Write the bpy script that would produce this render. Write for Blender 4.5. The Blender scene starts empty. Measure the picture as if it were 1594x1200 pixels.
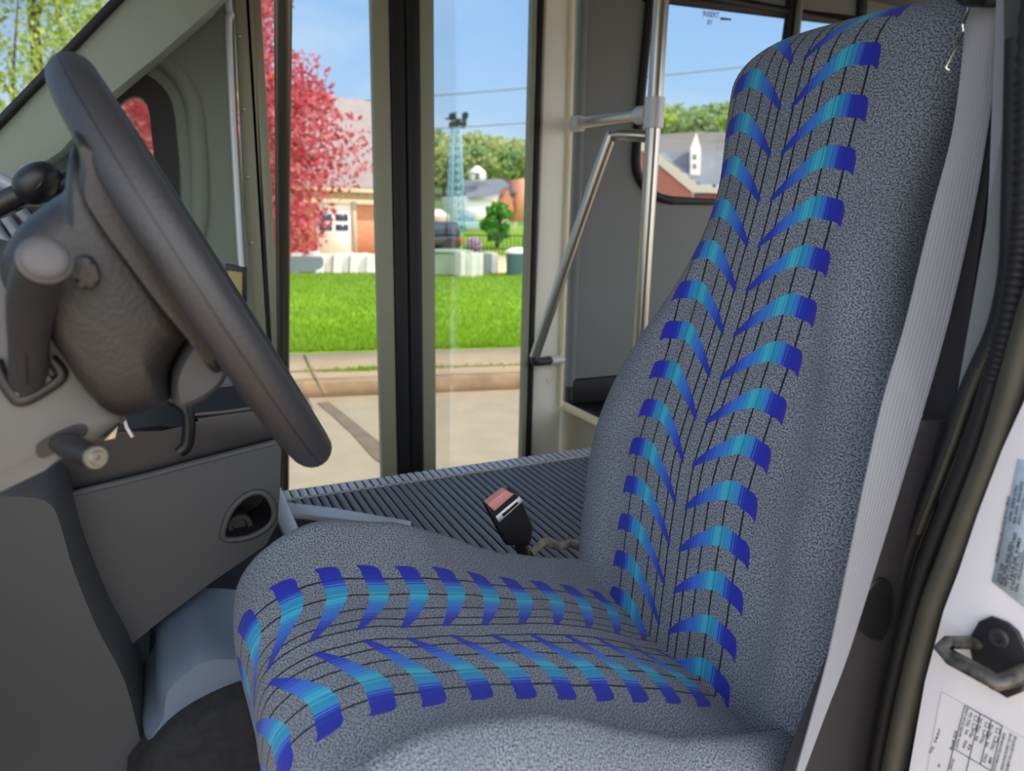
import bpy, bmesh, math, random
import numpy as np
from mathutils import Vector, Matrix, noise
random.seed(7); rng = np.random.default_rng(7)
SC = bpy.context.scene
COL = SC.collection
# ------------------------------------------------------------------ camera
F, CX, CY = 1106.0, 797.0, 600.0
YAW, HOR, ROLL, CZ = math.radians(26), 335.0, math.radians(1.2), 1.75
_p = math.atan((600 - HOR) / F)
FW = np.array([math.sin(YAW) * math.cos(_p), math.cos(YAW) * math.cos(_p), -math.sin(_p)])
_rt = np.array([math.cos(YAW), -math.sin(YAW), 0.0]); _up = np.cross(_rt, FW)
RT = _rt * math.cos(ROLL) + _up * math.sin(ROLL); UP = _up * math.cos(ROLL) - _rt * math.sin(ROLL)
C0 = np.array([0, 0, CZ])
cam = bpy.data.cameras.new('camera'); co = bpy.data.objects.new('camera', cam); COL.objects.link(co)
co.matrix_world = Matrix(((RT[0], UP[0], -FW[0], 0), (RT[1], UP[1], -FW[1], 0), (RT[2], UP[2], -FW[2], CZ), (0, 0, 0, 1)))
cam.sensor_width = 36; cam.lens = F * 36 / 1594; cam.clip_start = 0.02; cam.clip_end = 2000
cam.dof.use_dof = True; cam.dof.focus_distance = 1.0; cam.dof.aperture_fstop = 5.2
SC.camera = co

def ray(x, y): return FW + RT * (x - CX) / F - UP * (y - CY) / F
def AX(x, y, X): r = ray(x, y); return Vector(C0 + r * (X / r[0]))
def AY(x, y, Y): r = ray(x, y); return Vector(C0 + r * (Y / r[1]))
def AZ(x, y, Z): r = ray(x, y); return Vector(C0 + r * ((Z - CZ) / r[2]))
V = Vector
# ------------------------------------------------------------------ materials
def lin(c):
    return tuple(((v / 255) / 12.92 if v / 255 <= 0.04045 else ((v / 255 + 0.055) / 1.055) ** 2.4) for v in c)
class NT:
    def __init__(s, m): s.t = m.node_tree; s.n = s.t.nodes; s.l = s.t.links
    def new(s, t, **k):
        n = s.n.new(t)
        for a, b in k.items(): setattr(n, a, b)
        return n
    def link(s, a, b): s.l.new(a, b)
    def math(s, op, a, b=None, c=None):
        n = s.n.new('ShaderNodeMath'); n.operation = op
        for i, v in enumerate((a, b, c)):
            if v is None: continue
            if isinstance(v, (int, float)): n.inputs[i].default_value = v
            else: s.l.new(v, n.inputs[i])
        return n.outputs[0]
    def mix(s, f, a, b):
        n = s.n.new('ShaderNodeMix'); n.data_type = 'RGBA'
        for i, v in ((0, f), (6, a), (7, b)):
            if isinstance(v, (int, float)): n.inputs[i].default_value = v
            elif isinstance(v, tuple): n.inputs[i].default_value = v + (1,) if len(v) == 3 else v
            else: s.l.new(v, n.inputs[i])
        return n.outputs[2]
    def ramp(s, f, stops, interp='LINEAR'):
        n = s.n.new('ShaderNodeValToRGB'); n.color_ramp.interpolation = interp
        e = n.color_ramp.elements
        while len(e) < len(stops): e.new(0.5)
        for i, (p, c) in enumerate(stops): e[i].position = p; e[i].color = tuple(c) + (1,)
        s.l.new(f, n.inputs[0]); return n.outputs[0]
    def fcurve(s, f, pts):
        n = s.n.new('ShaderNodeFloatCurve'); c = n.mapping.curves[0]
        n.mapping.use_clip = False
        while len(c.points) < len(pts): c.points.new(0.5, 0.5)
        for i, (x, y) in enumerate(pts): c.points[i].location = (x, y)
        n.mapping.update(); s.l.new(f, n.inputs['Value']); return n.outputs[0]
def M(name, col, rough=0.5, metal=0.0, bump=None, var=None, spec=0.5, emit=None, coat=0, sheen=0, alpha=None):
    m = bpy.data.materials.new(name); m.use_nodes = True; t = NT(m); b = t.n['Principled BSDF']
    c = lin(col); b.inputs['Base Color'].default_value = c + (1,)
    b.inputs['Roughness'].default_value = rough; b.inputs['Metallic'].default_value = metal
    b.inputs['Specular IOR Level'].default_value = spec
    b.inputs['Coat Weight'].default_value = coat; b.inputs['Sheen Weight'].default_value = sheen
    co_ = t.new('ShaderNodeTexCoord')
    if var:                                         # (scale, amount, [other colour])
        nz = t.new('ShaderNodeTexNoise'); nz.inputs['Scale'].default_value = var[0]; nz.inputs['Detail'].default_value = 5
        t.link(co_.outputs['Object'], nz.inputs['Vector'])
        c2 = lin(var[2]) if len(var) > 2 else tuple(v * (1 - var[1]) for v in c)
        f = t.math('MULTIPLY', t.ramp(nz.outputs['Fac'], [(0.35, (0, 0, 0)), (0.65, (1, 1, 1))]), 1.0 if len(var) > 2 else 1.0)
        t.link(t.mix(f, c, c2), b.inputs['Base Color'])
    if bump:                                        # (scale, strength, distance)
        nz = t.new('ShaderNodeTexNoise'); nz.inputs['Scale'].default_value = bump[0]; nz.inputs['Detail'].default_value = 3
        t.link(co_.outputs['Object'], nz.inputs['Vector'])
        bp = t.new('ShaderNodeBump'); bp.inputs['Strength'].default_value = bump[1]; bp.inputs['Distance'].default_value = bump[2] if len(bump) > 2 else 0.002
        t.link(nz.outputs['Fac'], bp.inputs['Height']); t.link(bp.outputs[0], b.inputs['Normal'])
    return m
def glass(name, tint=(235, 240, 240), op=0.06):
    m = bpy.data.materials.new(name); m.use_nodes = True; t = NT(m); t.n.remove(t.n['Principled BSDF'])
    out = t.n['Material Output']
    tr = t.new('ShaderNodeBsdfTransparent'); tr.inputs[0].default_value = lin(tint) + (1,)
    gl = t.new('ShaderNodeBsdfGlossy'); gl.inputs['Roughness'].default_value = 0.02
    fr = t.new('ShaderNodeFresnel'); fr.inputs[0].default_value = 1.3
    mx = t.new('ShaderNodeMixShader'); t.link(t.math('MULTIPLY', fr.outputs[0], 0.15), mx.inputs[0])
    t.link(tr.outputs[0], mx.inputs[1]); t.link(gl.outputs[0], mx.inputs[2]); t.link(mx.outputs[0], out.inputs[0])
    return m
def leaf_mat(name, a, b, c):
    m = bpy.data.materials.new(name); m.use_nodes = True; t = NT(m); p = t.n['Principled BSDF']
    g = t.new('ShaderNodeNewGeometry')
    col = t.ramp(g.outputs['Random Per Island'], [(0, lin(a)), (0.5, lin(b)), (1, lin(c))])
    t.link(col, p.inputs['Base Color']); p.inputs['Roughness'].default_value = 0.6
    tl = t.new('ShaderNodeBsdfTranslucent'); t.link(col, tl.inputs[0])
    mx = t.new('ShaderNodeMixShader'); mx.inputs[0].default_value = 0.4
    t.link(p.outputs[0], mx.inputs[1]); t.link(tl.outputs[0], mx.inputs[2]); t.link(mx.outputs[0], t.n['Material Output'].inputs[0])
    return m

MAT = {}
def seat_cloth():
    """grey fleece with a tyre-tread weave; UV = (metres from the seat centre line, metres along the seat)"""
    m = bpy.data.materials.new('seat_cloth'); m.use_nodes = True; t = NT(m); b = t.n['Principled BSDF']
    uv = t.new('ShaderNodeUVMap'); uv.uv_map = 'weave'
    sp = t.new('ShaderNodeSeparateXYZ'); t.link(uv.outputs[0], sp.inputs[0])
    v, s = sp.outputs[0], sp.outputs[1]
    P = 0.0600
    k = t.math('MINIMUM', t.math('MAXIMUM', t.math('DIVIDE', s, 0.8), 0.0), 1.0)   # the panel narrows and drifts slightly up the backrest
    HW = t.math('SUBTRACT', 0.136, t.math('MULTIPLY', k, 0.012))
    v0 = t.math('ADD', 0.008, t.math('MULTIPLY', k, 0.024))
    u = t.math('ABSOLUTE', t.math('SUBTRACT', v, v0)); w = t.math('DIVIDE', u, HW)
    # float curves map 0..1 -> 0..1 ; upper edge drop D(w) in units of .1 m below the peak, thickness T(w) in .1 m
    D = t.math('MULTIPLY', t.fcurve(w, [(0.0, .68), (0.09, .585), (0.2, .42), (0.4, .19), (0.55, .055), (0.68, 0.0), (0.85, .03), (0.94, .055), (0.975, .10), (1.0, .34)]), 0.1)
    T = t.math('MULTIPLY', t.fcurve(w, [(0.0, .03), (0.09, .085), (0.2, .15), (0.4, .215), (0.55, .25), (0.68, .265), (0.85, .265), (0.94, .26), (0.975, .25), (1.0, .03)]), 0.1)
    T = t.math('MULTIPLY', T, t.math('ADD', 1.0, t.math('MULTIPLY', t.math('LESS_THAN', s, 0.0), 0.12)))
    x = t.math('SUBTRACT', t.math('SUBTRACT', 10 * P + 0.033, D), s)      # peak phase
    q = t.math('FLOORED_MODULO', x, P)
    blue = t.math('MULTIPLY', t.math('LESS_THAN', q, T), t.math('LESS_THAN', w, 1.0))
    blue = t.math('MULTIPLY', blue, t.math('GREATER_THAN', w, 0.07))
    # streaky colour across the arc
    st = t.new('ShaderNodeTexNoise'); st.noise_dimensions = '1D'; st.inputs['Scale'].default_value = 420; st.inputs['Detail'].default_value = 2
    t.link(u, st.inputs['W'])
    ws = t.math('ADD', w, t.math('MULTIPLY', t.math('SUBTRACT', st.outputs['Fac'], 0.5), 0.26))
    bc = t.ramp(ws, [(0.04, lin((28, 42, 142))), (0.24, lin((36, 58, 165))), (0.30, lin((52, 92, 190))), (0.42, lin((52, 112, 194))), (0.50, lin((40, 132, 188))), (0.58, lin((66, 176, 196))),
                     (0.64, lin((14, 118, 160))), (0.70, lin((48, 150, 190))), (0.75, lin((54, 98, 190))), (0.80, lin((32, 48, 160))), (0.96, lin((30, 40, 150))), (1.0, lin((58, 42, 140)))])
    line = None
    for uc in (0.0125, 0.029, 0.052, 0.081, 0.112):
        k = t.math('LESS_THAN', t.math('ABSOLUTE', t.math('SUBTRACT', u, uc)), 0.0014)
        line = k if line is None else t.math('MAXIMUM', line, k)
    # fleece
    n1 = t.new('ShaderNodeTexNoise'); n1.inputs['Scale'].default_value = 470; n1.inputs['Detail'].default_value = 2; t.link(uv.outputs[0], n1.inputs['Vector'])
    n2 = t.new('ShaderNodeTexNoise'); n2.inputs['Scale'].default_value = 9; n2.inputs['Detail'].default_value = 4; t.link(uv.outputs[0], n2.inputs['Vector'])
    base = t.ramp(n1.outputs['Fac'], [(0.40, lin((64, 69, 77))), (0.60, lin((138, 147, 160)))])
    base = t.mix(t.ramp(n2.outputs['Fac'], [(0.4, (0, 0, 0)), (0.6, (.25, .25, .25))]), base, lin((82, 88, 98)))
    # sewn seam towards the side of the seat
    seam = t.math('LESS_THAN', t.math('ABSOLUTE', t.math('SUBTRACT', u, 0.212)), 0.0012)
    seam = t.math('MULTIPLY', seam, t.math('MULTIPLY', t.math('LESS_THAN', s, -.05), t.math('GREATER_THAN', v, 0)))
    seam = t.math('MULTIPLY', seam, t.math('GREATER_THAN', t.math('FRACT', t.math('MULTIPLY', s, 120)), 0.35))
    base = t.mix(t.math('MULTIPLY', seam, .6), base, lin((60, 63, 70)))
    c = t.mix(line, base, lin((22, 24, 28)))
    c = t.mix(blue, c, bc)
    t.link(c, b.inputs['Base Color']); b.inputs['Roughness'].default_value = 0.95; b.inputs['Specular IOR Level'].default_value = 0.15
    b.inputs['Sheen Weight'].default_value = 0.1; b.inputs['Sheen Roughness'].default_value = 0.5
    bp = t.new('ShaderNodeBump'); bp.inputs['Strength'].default_value = 0.55; bp.inputs['Distance'].default_value = 0.003
    t.link(n1.outputs['Fac'], bp.inputs['Height']); t.link(bp.outputs[0], b.inputs['Normal'])
    return m

MAT['cloth'] = seat_cloth()
MAT['dark_leather'] = M('dark_leather', (42, 42, 45), 0.5, bump=(320, 0.35, 0.0015))
MAT['hub_leather'] = M('hub_leather', (30, 29, 30), 0.5, bump=(320, 0.4, 0.0015))
MAT['dark_plastic'] = M('dark_plastic', (38, 38, 41), 0.55, bump=(500, 0.25, 0.0008))
MAT['grey_plastic'] = M('grey_plastic', (84, 84, 84), 0.55, bump=(600, 0.2, 0.0008))
MAT['mid_plastic'] = M('mid_plastic', (62, 64, 67), 0.6, bump=(600, 0.2, 0.0008))
MAT['black_plastic'] = M('black_plastic', (28, 28, 31), 0.45)
MAT['black_rubber'] = M('black_rubber', (15, 16, 20), 0.6)
MAT['soft_grey'] = M('soft_grey', (72, 71, 74), 0.55)
MAT['trim_green'] = M('trim_green', (112, 119, 110), 0.7, bump=(300, 0.15, 0.001))
MAT['panel_grey'] = M('panel_grey', (108, 113, 114), 0.65, bump=(200, 0.1, 0.001))
MAT['frame_paint'] = M('frame_paint', (142, 142, 122), 0.5)
MAT['white_panel'] = M('white_panel', (236, 235, 224), 0.35, var=(3, 0.1))
MAT['tan_panel'] = M('tan_panel', (170, 160, 140), 0.6, var=(5, 0.15))
MAT['cream_trim'] = M('cream_trim', (235, 222, 180), 0.4)
MAT['steel'] = M('brushed_steel', (190, 186, 176), 0.28, 0.9)
MAT['alu'] = M('aluminium', (205, 208, 212), 0.45, 0.25)
MAT['chrome'] = M('chrome', (220, 215, 200), 0.15, 1.0)
MAT['white_paint'] = M('white_paint', (200, 200, 205), 0.3, coat=0.3)
MAT['olive_rubber'] = M('olive_rubber', (64, 64, 55), 0.5, var=(30, 0.2))
MAT['pillar_cloth'] = M('pillar_trim', (46, 44, 47), 0.8, bump=(400, 0.4, 0.001))
MAT['carpet'] = M('carpet', (44, 46, 50), 0.95, bump=(500, 0.6, 0.004), var=(60, 0.4))
MAT['glass'] = glass('clear_glass')
MAT['red_button'] = M('red_button', (205, 140, 135), 0.5)
MAT['label_white'] = M('label_white', (215, 215, 220), 0.5)
MAT['print'] = M('black_print', (30, 32, 36), 0.6)
MAT['red_print'] = M('red_print', (150, 50, 70), 0.6)
MAT['plum_print'] = M('plum_print', (120, 80, 120), 0.6)

def webbing():
    m = bpy.data.materials.new('webbing'); m.use_nodes = True; t = NT(m); b = t.n['Principled BSDF']
    uv = t.new('ShaderNodeUVMap'); uv.uv_map = 'weave'; sp = t.new('ShaderNodeSeparateXYZ'); t.link(uv.outputs[0], sp.inputs[0])
    rib = t.math('SINE', t.math('MULTIPLY', sp.outputs[0], 2 * math.pi * 11))
    tw = t.math('SINE', t.math('MULTIPLY', t.math('ADD', t.math('MULTIPLY', sp.outputs[1], 900), t.math('MULTIPLY', sp.outputs[0], 60)), 2.0))
    h = t.math('ADD', t.math('MULTIPLY', rib, .5), t.math('MULTIPLY', tw, .25))
    t.link(t.mix(t.math('ADD', t.math('MULTIPLY', h, .35), .5), lin((118, 120, 127)), lin((152, 156, 164))), b.inputs['Base Color'])
    b.inputs['Roughness'].default_value = 0.7
    bp = t.new('ShaderNodeBump'); bp.inputs['Strength'].default_value = 0.35; bp.inputs['Distance'].default_value = 0.001
    t.link(h, bp.inputs['Height']); t.link(bp.outputs[0], b.inputs['Normal']); return m
MAT['webbing'] = webbing()

# ------------------------------------------------------------------ object helpers
def obj(name, verts, faces, mat, parent=None, smooth=True, uvs=None, auto=None):
    me = bpy.data.meshes.new(name); me.from_pydata([tuple(v) for v in verts], [], faces); me.update()
    if mat is not None:
        me.materials.append(MAT[mat] if isinstance(mat, str) else mat)
    if uvs is not None:
        l = me.uv_layers.new(name='weave')
        for lp in me.loops: l.data[lp.index].uv = uvs[lp.vertex_index]
    o = bpy.data.objects.new(name, me); COL.objects.link(o)
    for p in me.polygons: p.use_smooth = smooth
    if smooth and auto:
        for e in sharp_edges(me, auto): e.use_edge_sharp = True
    if parent: o.parent = parent; o.matrix_parent_inverse = parent.matrix_world.inverted()
    return o
def sharp_edges(me, ang):
    bm = bmesh.new(); bm.from_mesh(me); out = []
    bm.edges.ensure_lookup_table()
    for e in bm.edges:
        if len(e.link_faces) == 2 and e.calc_face_angle(0) > math.radians(ang): out.append(e.index)
    bm.free(); return [me.edges[i] for i in out]
def frombm(name, bm, mat, parent=None, smooth=True, auto=35):
    bmesh.ops.recalc_face_normals(bm, faces=bm.faces)
    me = bpy.data.meshes.new(name); bm.to_mesh(me); bm.free()
    me.materials.append(MAT[mat] if isinstance(mat, str) else mat)
    o = bpy.data.objects.new(name, me); COL.objects.link(o)
    for p in me.polygons: p.use_smooth = smooth
    if smooth and auto:
        for e in sharp_edges(me, auto): e.use_edge_sharp = True
    if parent: o.parent = parent; o.matrix_parent_inverse = parent.matrix_world.inverted()
    return o
def tag(o, label=None, cat=None, group=None, kind=None):
    if label: o['label'] = label
    if cat: o['category'] = cat
    if group: o['group'] = group
    if kind: o['kind'] = kind
    return o
def struct(o, label=None, cat=None):
    return tag(o, label, cat, kind='structure')
def thing(name, loc, label, cat, group=None):
    o = bpy.data.objects.new(name, None); o.empty_display_size = 0.05; COL.objects.link(o); o.location = loc
    o.matrix_world = Matrix.Translation(loc)
    return tag(o, label, cat, group)
def frame(path, i, closed):
    n = len(path)
    a = path[(i - 1) % n] if (closed or i > 0) else path[i]; b = path[(i + 1) % n] if (closed or i < n - 1) else path[i]
    return (b - a).normalized()
def tube_geo(path, r, seg=14, closed=False, flat=1.0, up=None):
    path = [V(p) for p in path]; n = len(path)
    rr = r if isinstance(r, (list, tuple)) else [r] * n
    vs, fs = [], []
    t = frame(path, 0, closed); ref = V(up) if up else (V((0, 0, 1)) if abs(t.z) < .9 else V((1, 0, 0)))
    u = (ref - t * ref.dot(t)).normalized()
    for i in range(n):
        t = frame(path, i, closed); u = (u - t * u.dot(t)).normalized(); w = t.cross(u)
        for k in range(seg):
            a = 2 * math.pi * k / seg
            vs.append(path[i] + u * math.cos(a) * rr[i] + w * math.sin(a) * rr[i] * flat)
    m = n if closed else n - 1
    for i in range(m):
        for k in range(seg):
            j = (i + 1) % n
            fs.append((i * seg + k, i * seg + (k + 1) % seg, j * seg + (k + 1) % seg, j * seg + k))
    if not closed:
        fs.append(tuple(range(seg))[::-1]); fs.append(tuple((n - 1) * seg + k for k in range(seg)))
    return vs, fs
def join(geos):
    vs, fs = [], []
    for a, b in geos:
        o = len(vs); vs += list(a); fs += [tuple(i + o for i in f) for f in b]
    return vs, fs
def tube(name, path, r, mat, parent=None, seg=14, closed=False, flat=1.0, up=None):
    vs, fs = tube_geo(path, r, seg, closed, flat, up); return obj(name, vs, fs, mat, parent, auto=50)
def smooth_path(pts, n=8, closed=False):
    pts = [V(p) for p in pts]; out = []; m = len(pts)
    for i in range(m if closed else m - 1):
        g = lambda k: pts[k % m] if closed else pts[max(0, min(m - 1, k))]
        p0, p1, p2, p3 = g(i - 1), g(i), g(i + 1), g(i + 2)
        for k in range(n):
            t = k / n
            out.append(0.5 * ((2 * p1) + (p2 - p0) * t + (2 * p0 - 5 * p1 + 4 * p2 - p3) * t * t + (3 * p1 - p0 - 3 * p2 + p3) * t ** 3))
    if not closed: out.append(pts[-1])
    return out
def box_geo(lo, hi):
    x0, y0, z0 = lo; x1, y1, z1 = hi
    return ([V(p) for p in ((x0, y0, z0), (x1, y0, z0), (x1, y1, z0), (x0, y1, z0), (x0, y0, z1), (x1, y0, z1), (x1, y1, z1), (x0, y1, z1))],
            [(0, 3, 2, 1), (4, 5, 6, 7), (0, 1, 5, 4), (1, 2, 6, 5), (2, 3, 7, 6), (3, 0, 4, 7)])
def box(name, lo, hi, mat, parent=None, bevel=0.0, seg=2):
    bm = bmesh.new(); vs, fs = box_geo(lo, hi); bv = [bm.verts.new(v) for v in vs]
    for f in fs: bm.faces.new([bv[i] for i in f])
    if bevel: bmesh.ops.bevel(bm, geom=list(bm.edges), offset=bevel, segments=seg, affect='EDGES', profile=0.5)
    return frombm(name, bm, mat, parent)
def prism(name, outline, vec, mat, parent=None, bevel=0.0, seg=3, holes=(), taper=1.0):
    """extrude a flat 3D outline (with holes) by vec; bevel the rims"""
    bm = bmesh.new(); vec = V(vec)
    if not holes:
        c = sum((V(p) for p in outline), V()) / len(outline)
        a = [bm.verts.new(V(p)) for p in outline]; b = [bm.verts.new(c + (V(p) - c) * taper + vec) for p in outline]
        n = len(a)
        f1 = bm.faces.new(a); f2 = bm.faces.new(b[::-1])
        for i in range(n): bm.faces.new((a[i], b[i], b[(i + 1) % n], a[(i + 1) % n]))
        if bevel:
            bm.edges.ensure_lookup_table()
            bmesh.ops.bevel(bm, geom=list(f1.edges) + list(f2.edges), offset=bevel, segments=seg, affect='EDGES', profile=0.5, clamp_overlap=True)
        return frombm(name, bm, mat, parent)
    edges = []
    for lp in [outline] + list(holes):
        vs = [bm.verts.new(V(p)) for p in lp]
        for i in range(len(vs)): edges.append(bm.edges.new((vs[i], vs[(i + 1) % len(vs)])))
    bmesh.ops.triangle_fill(bm, use_beauty=True, use_dissolve=False, edges=edges)
    r = bmesh.ops.extrude_face_region(bm, geom=list(bm.faces))
    bmesh.ops.translate(bm, vec=vec, verts=[g for g in r['geom'] if isinstance(g, bmesh.types.BMVert)])
    return frombm(name, bm, mat, parent, auto=30)
def inflate(name, outline, axis, levels, mat, parent=None):
    """rings of an outline scaled about its centre, stacked along axis: a solid with a rounded belly"""
    pts = [V(p) for p in outline]; c = sum(pts, V()) / len(pts); axis = V(axis); n = len(pts); vs = []; fs = []
    for off, sc in levels:
        for p in pts: vs.append(c + (p - c) * sc + axis * off)
    for i in range(len(levels) - 1):
        for k in range(n): fs.append((i * n + k, i * n + (k + 1) % n, (i + 1) * n + (k + 1) % n, (i + 1) * n + k))
    fs.append(tuple(range(n))[::-1]); fs.append(tuple((len(levels) - 1) * n + k for k in range(n)))
    bm = bmesh.new(); bv = [bm.verts.new(v) for v in vs]
    for f in fs: bm.faces.new([bv[i] for i in f])
    return frombm(name, bm, mat, parent, auto=40)
def lathe_geo(c, axis, prof, seg=24):
    axis = V(axis).normalized(); u = axis.orthogonal().normalized(); w = axis.cross(u); c = V(c); vs = []; fs = []
    for h, r in prof:
        for k in range(seg):
            a = 2 * math.pi * k / seg; vs.append(c + axis * h + (u * math.cos(a) + w * math.sin(a)) * r)
    for i in range(len(prof) - 1):
        for k in range(seg): fs.append((i * seg + k, i * seg + (k + 1) % seg, (i + 1) * seg + (k + 1) % seg, (i + 1) * seg + k))
    fs.append(tuple(range(seg))[::-1]); fs.append(tuple((len(prof) - 1) * seg + k for k in range(seg)))
    return vs, fs
def lathe(name, c, axis, prof, mat, parent=None, seg=24):
    vs, fs = lathe_geo(c, axis, prof, seg); return obj(name, vs, fs, mat, parent, auto=40)
def ribbon(name, left, right, mat, parent=None, th=0.0016, n=8):
    """a strap between two edge paths, with thickness"""
    L, R = smooth_path(left, n), smooth_path(right, n); K = 6; vs = []; fs = []; uv = []
    N = len(L); s = 0
    for side in (0, 1):
        s = 0
        for i in range(N):
            if i: s += ((L[i] + R[i]) / 2 - (L[i - 1] + R[i - 1]) / 2).length
            t = (L[min(i + 1, N - 1)] - L[max(i - 1, 0)]).normalized(); nn = t.cross((R[i] - L[i]).normalized()).normalized()
            for k in range(K + 1):
                vs.append(L[i].lerp(R[i], k / K) + nn * (th if side else 0)); uv.append((k / K, s))
    W = K + 1; H = N * W
    for i in range(N - 1):
        for k in range(K):
            a = i * W + k; fs.append((a, a + 1, a + W + 1, a + W)); fs.append((H + a, H + a + W, H + a + W + 1, H + a + 1))
        a = i * W; fs.append((a, a + W, H + a + W, H + a)); a = i * W + K; fs.append((a, H + a, H + a + W, a + W))
    return obj(name, vs, fs, mat, parent, uvs=uv, auto=60)
def PY_(pts, Y): return [AY(x, y, Y) for x, y in pts]
def PX_(pts, X): return [AX(x, y, X) for x, y in pts]

YS = 0.699                       # seat centre line
# ================================================================== SEAT
def interp(x, tab):
    xs, ys = zip(*tab); return float(np.interp(x, xs, ys))
def sm(x, tab):                   # smoothed lookup
    return sum(interp(x + d, tab) * w for d, w in ((-.03, .15), (-.015, .2), (0, .3), (.015, .2), (.03, .15)))
seat = thing('driver_seat', (0.35, YS, 0.86), 'grey fleece high-backed driver seat with blue tyre-tread pattern', 'seat')
A2 = V((0.589, 0, 1.161)); DV = V((0.176, 0, 0.839)).normalized(); FN = V((-DV.z, 0, DV.x))
def make_backrest():
    Wt = [(-.12, .25), (0, .275), (.08, .285), (.2, .285), (.33, .268), (.417, .235), (.50, .190), (.568, .165), (.655, .157), (.74, .176), (.80, .186), (.9, .186)]
    Bt = [(-.1, -.01), (0, 0), (.15, .018), (.26, .030), (.44, .010), (.6, 0), (.8, 0), (.9, -.01)]
    NR = 72; ss = list(np.linspace(-.12, .80, 56)); S1 = .80; CAP = .072
    vs, uv = [], []
    rings = [(s, 1.0, 0.0) for s in ss] + [(S1 + CAP * math.sin(a), math.cos(a), 0) for a in np.linspace(0.12, math.pi / 2 - .04, 14)]
    for s, k, _ in rings:
        kk = max(k, 0.03) ** .55 if s > S1 else 1.0
        w = sm(min(s, .80), Wt) * (kk ** 1.0); T = 0.135 * (k ** .8 if s > S1 else 1)
        b = sm(s, Bt)
        cen = A2 + V((0, YS, 0)) + DV * s + FN * (b - 0.0675)
        ring = []
        for j in range(NR):
            a = 2 * math.pi * j / NR          # a=0 : front centre
            ca, sa = math.cos(a), math.sin(a); e = .55
            lat = w * math.copysign(abs(sa) ** e, sa); dep = T / 2 * math.copysign(abs(ca) ** e, ca)
            # side bolsters stand a little proud of the centre
            bol = 0.018 * max(0, 1 - ((abs(lat) / w - .78) / .22) ** 2) * (1 if ca > 0 else 0) * min(1, max(0, (.62 - s) / .2))
            wr = 0.0018 * noise.noise(V((lat * 14, s * 9, dep * 8)))
            ring.append((lat, cen + V((0, lat, 0)) + FN * (dep + bol + wr)))
        L = [0.0] * NR
        for sg in (1, -1):
            acc = 0; prev = ring[0][1]
            for q in range(1, NR // 2 + 1):
                j = (sg * q) % NR; acc += (ring[j][1] - prev).length; prev = ring[j][1]
                if sg == 1 or j != NR // 2: L[j] = acc * sg
        for j in range(NR): vs.append(ring[j][1]); uv.append((L[j], s))
    fs = []
    for i in range(len(rings) - 1):
        for j in range(NR): fs.append((i * NR + j, i * NR + (j + 1) % NR, (i + 1) * NR + (j + 1) % NR, (i + 1) * NR + j))
    fs.append(tuple(range(NR))); fs.append(tuple((len(rings) - 1) * NR + j for j in range(NR))[::-1])
    fs = [f[::-1] for f in fs]
    return obj('backrest', vs, fs, 'cloth', seat, uvs=uv)
make_backrest()
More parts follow.
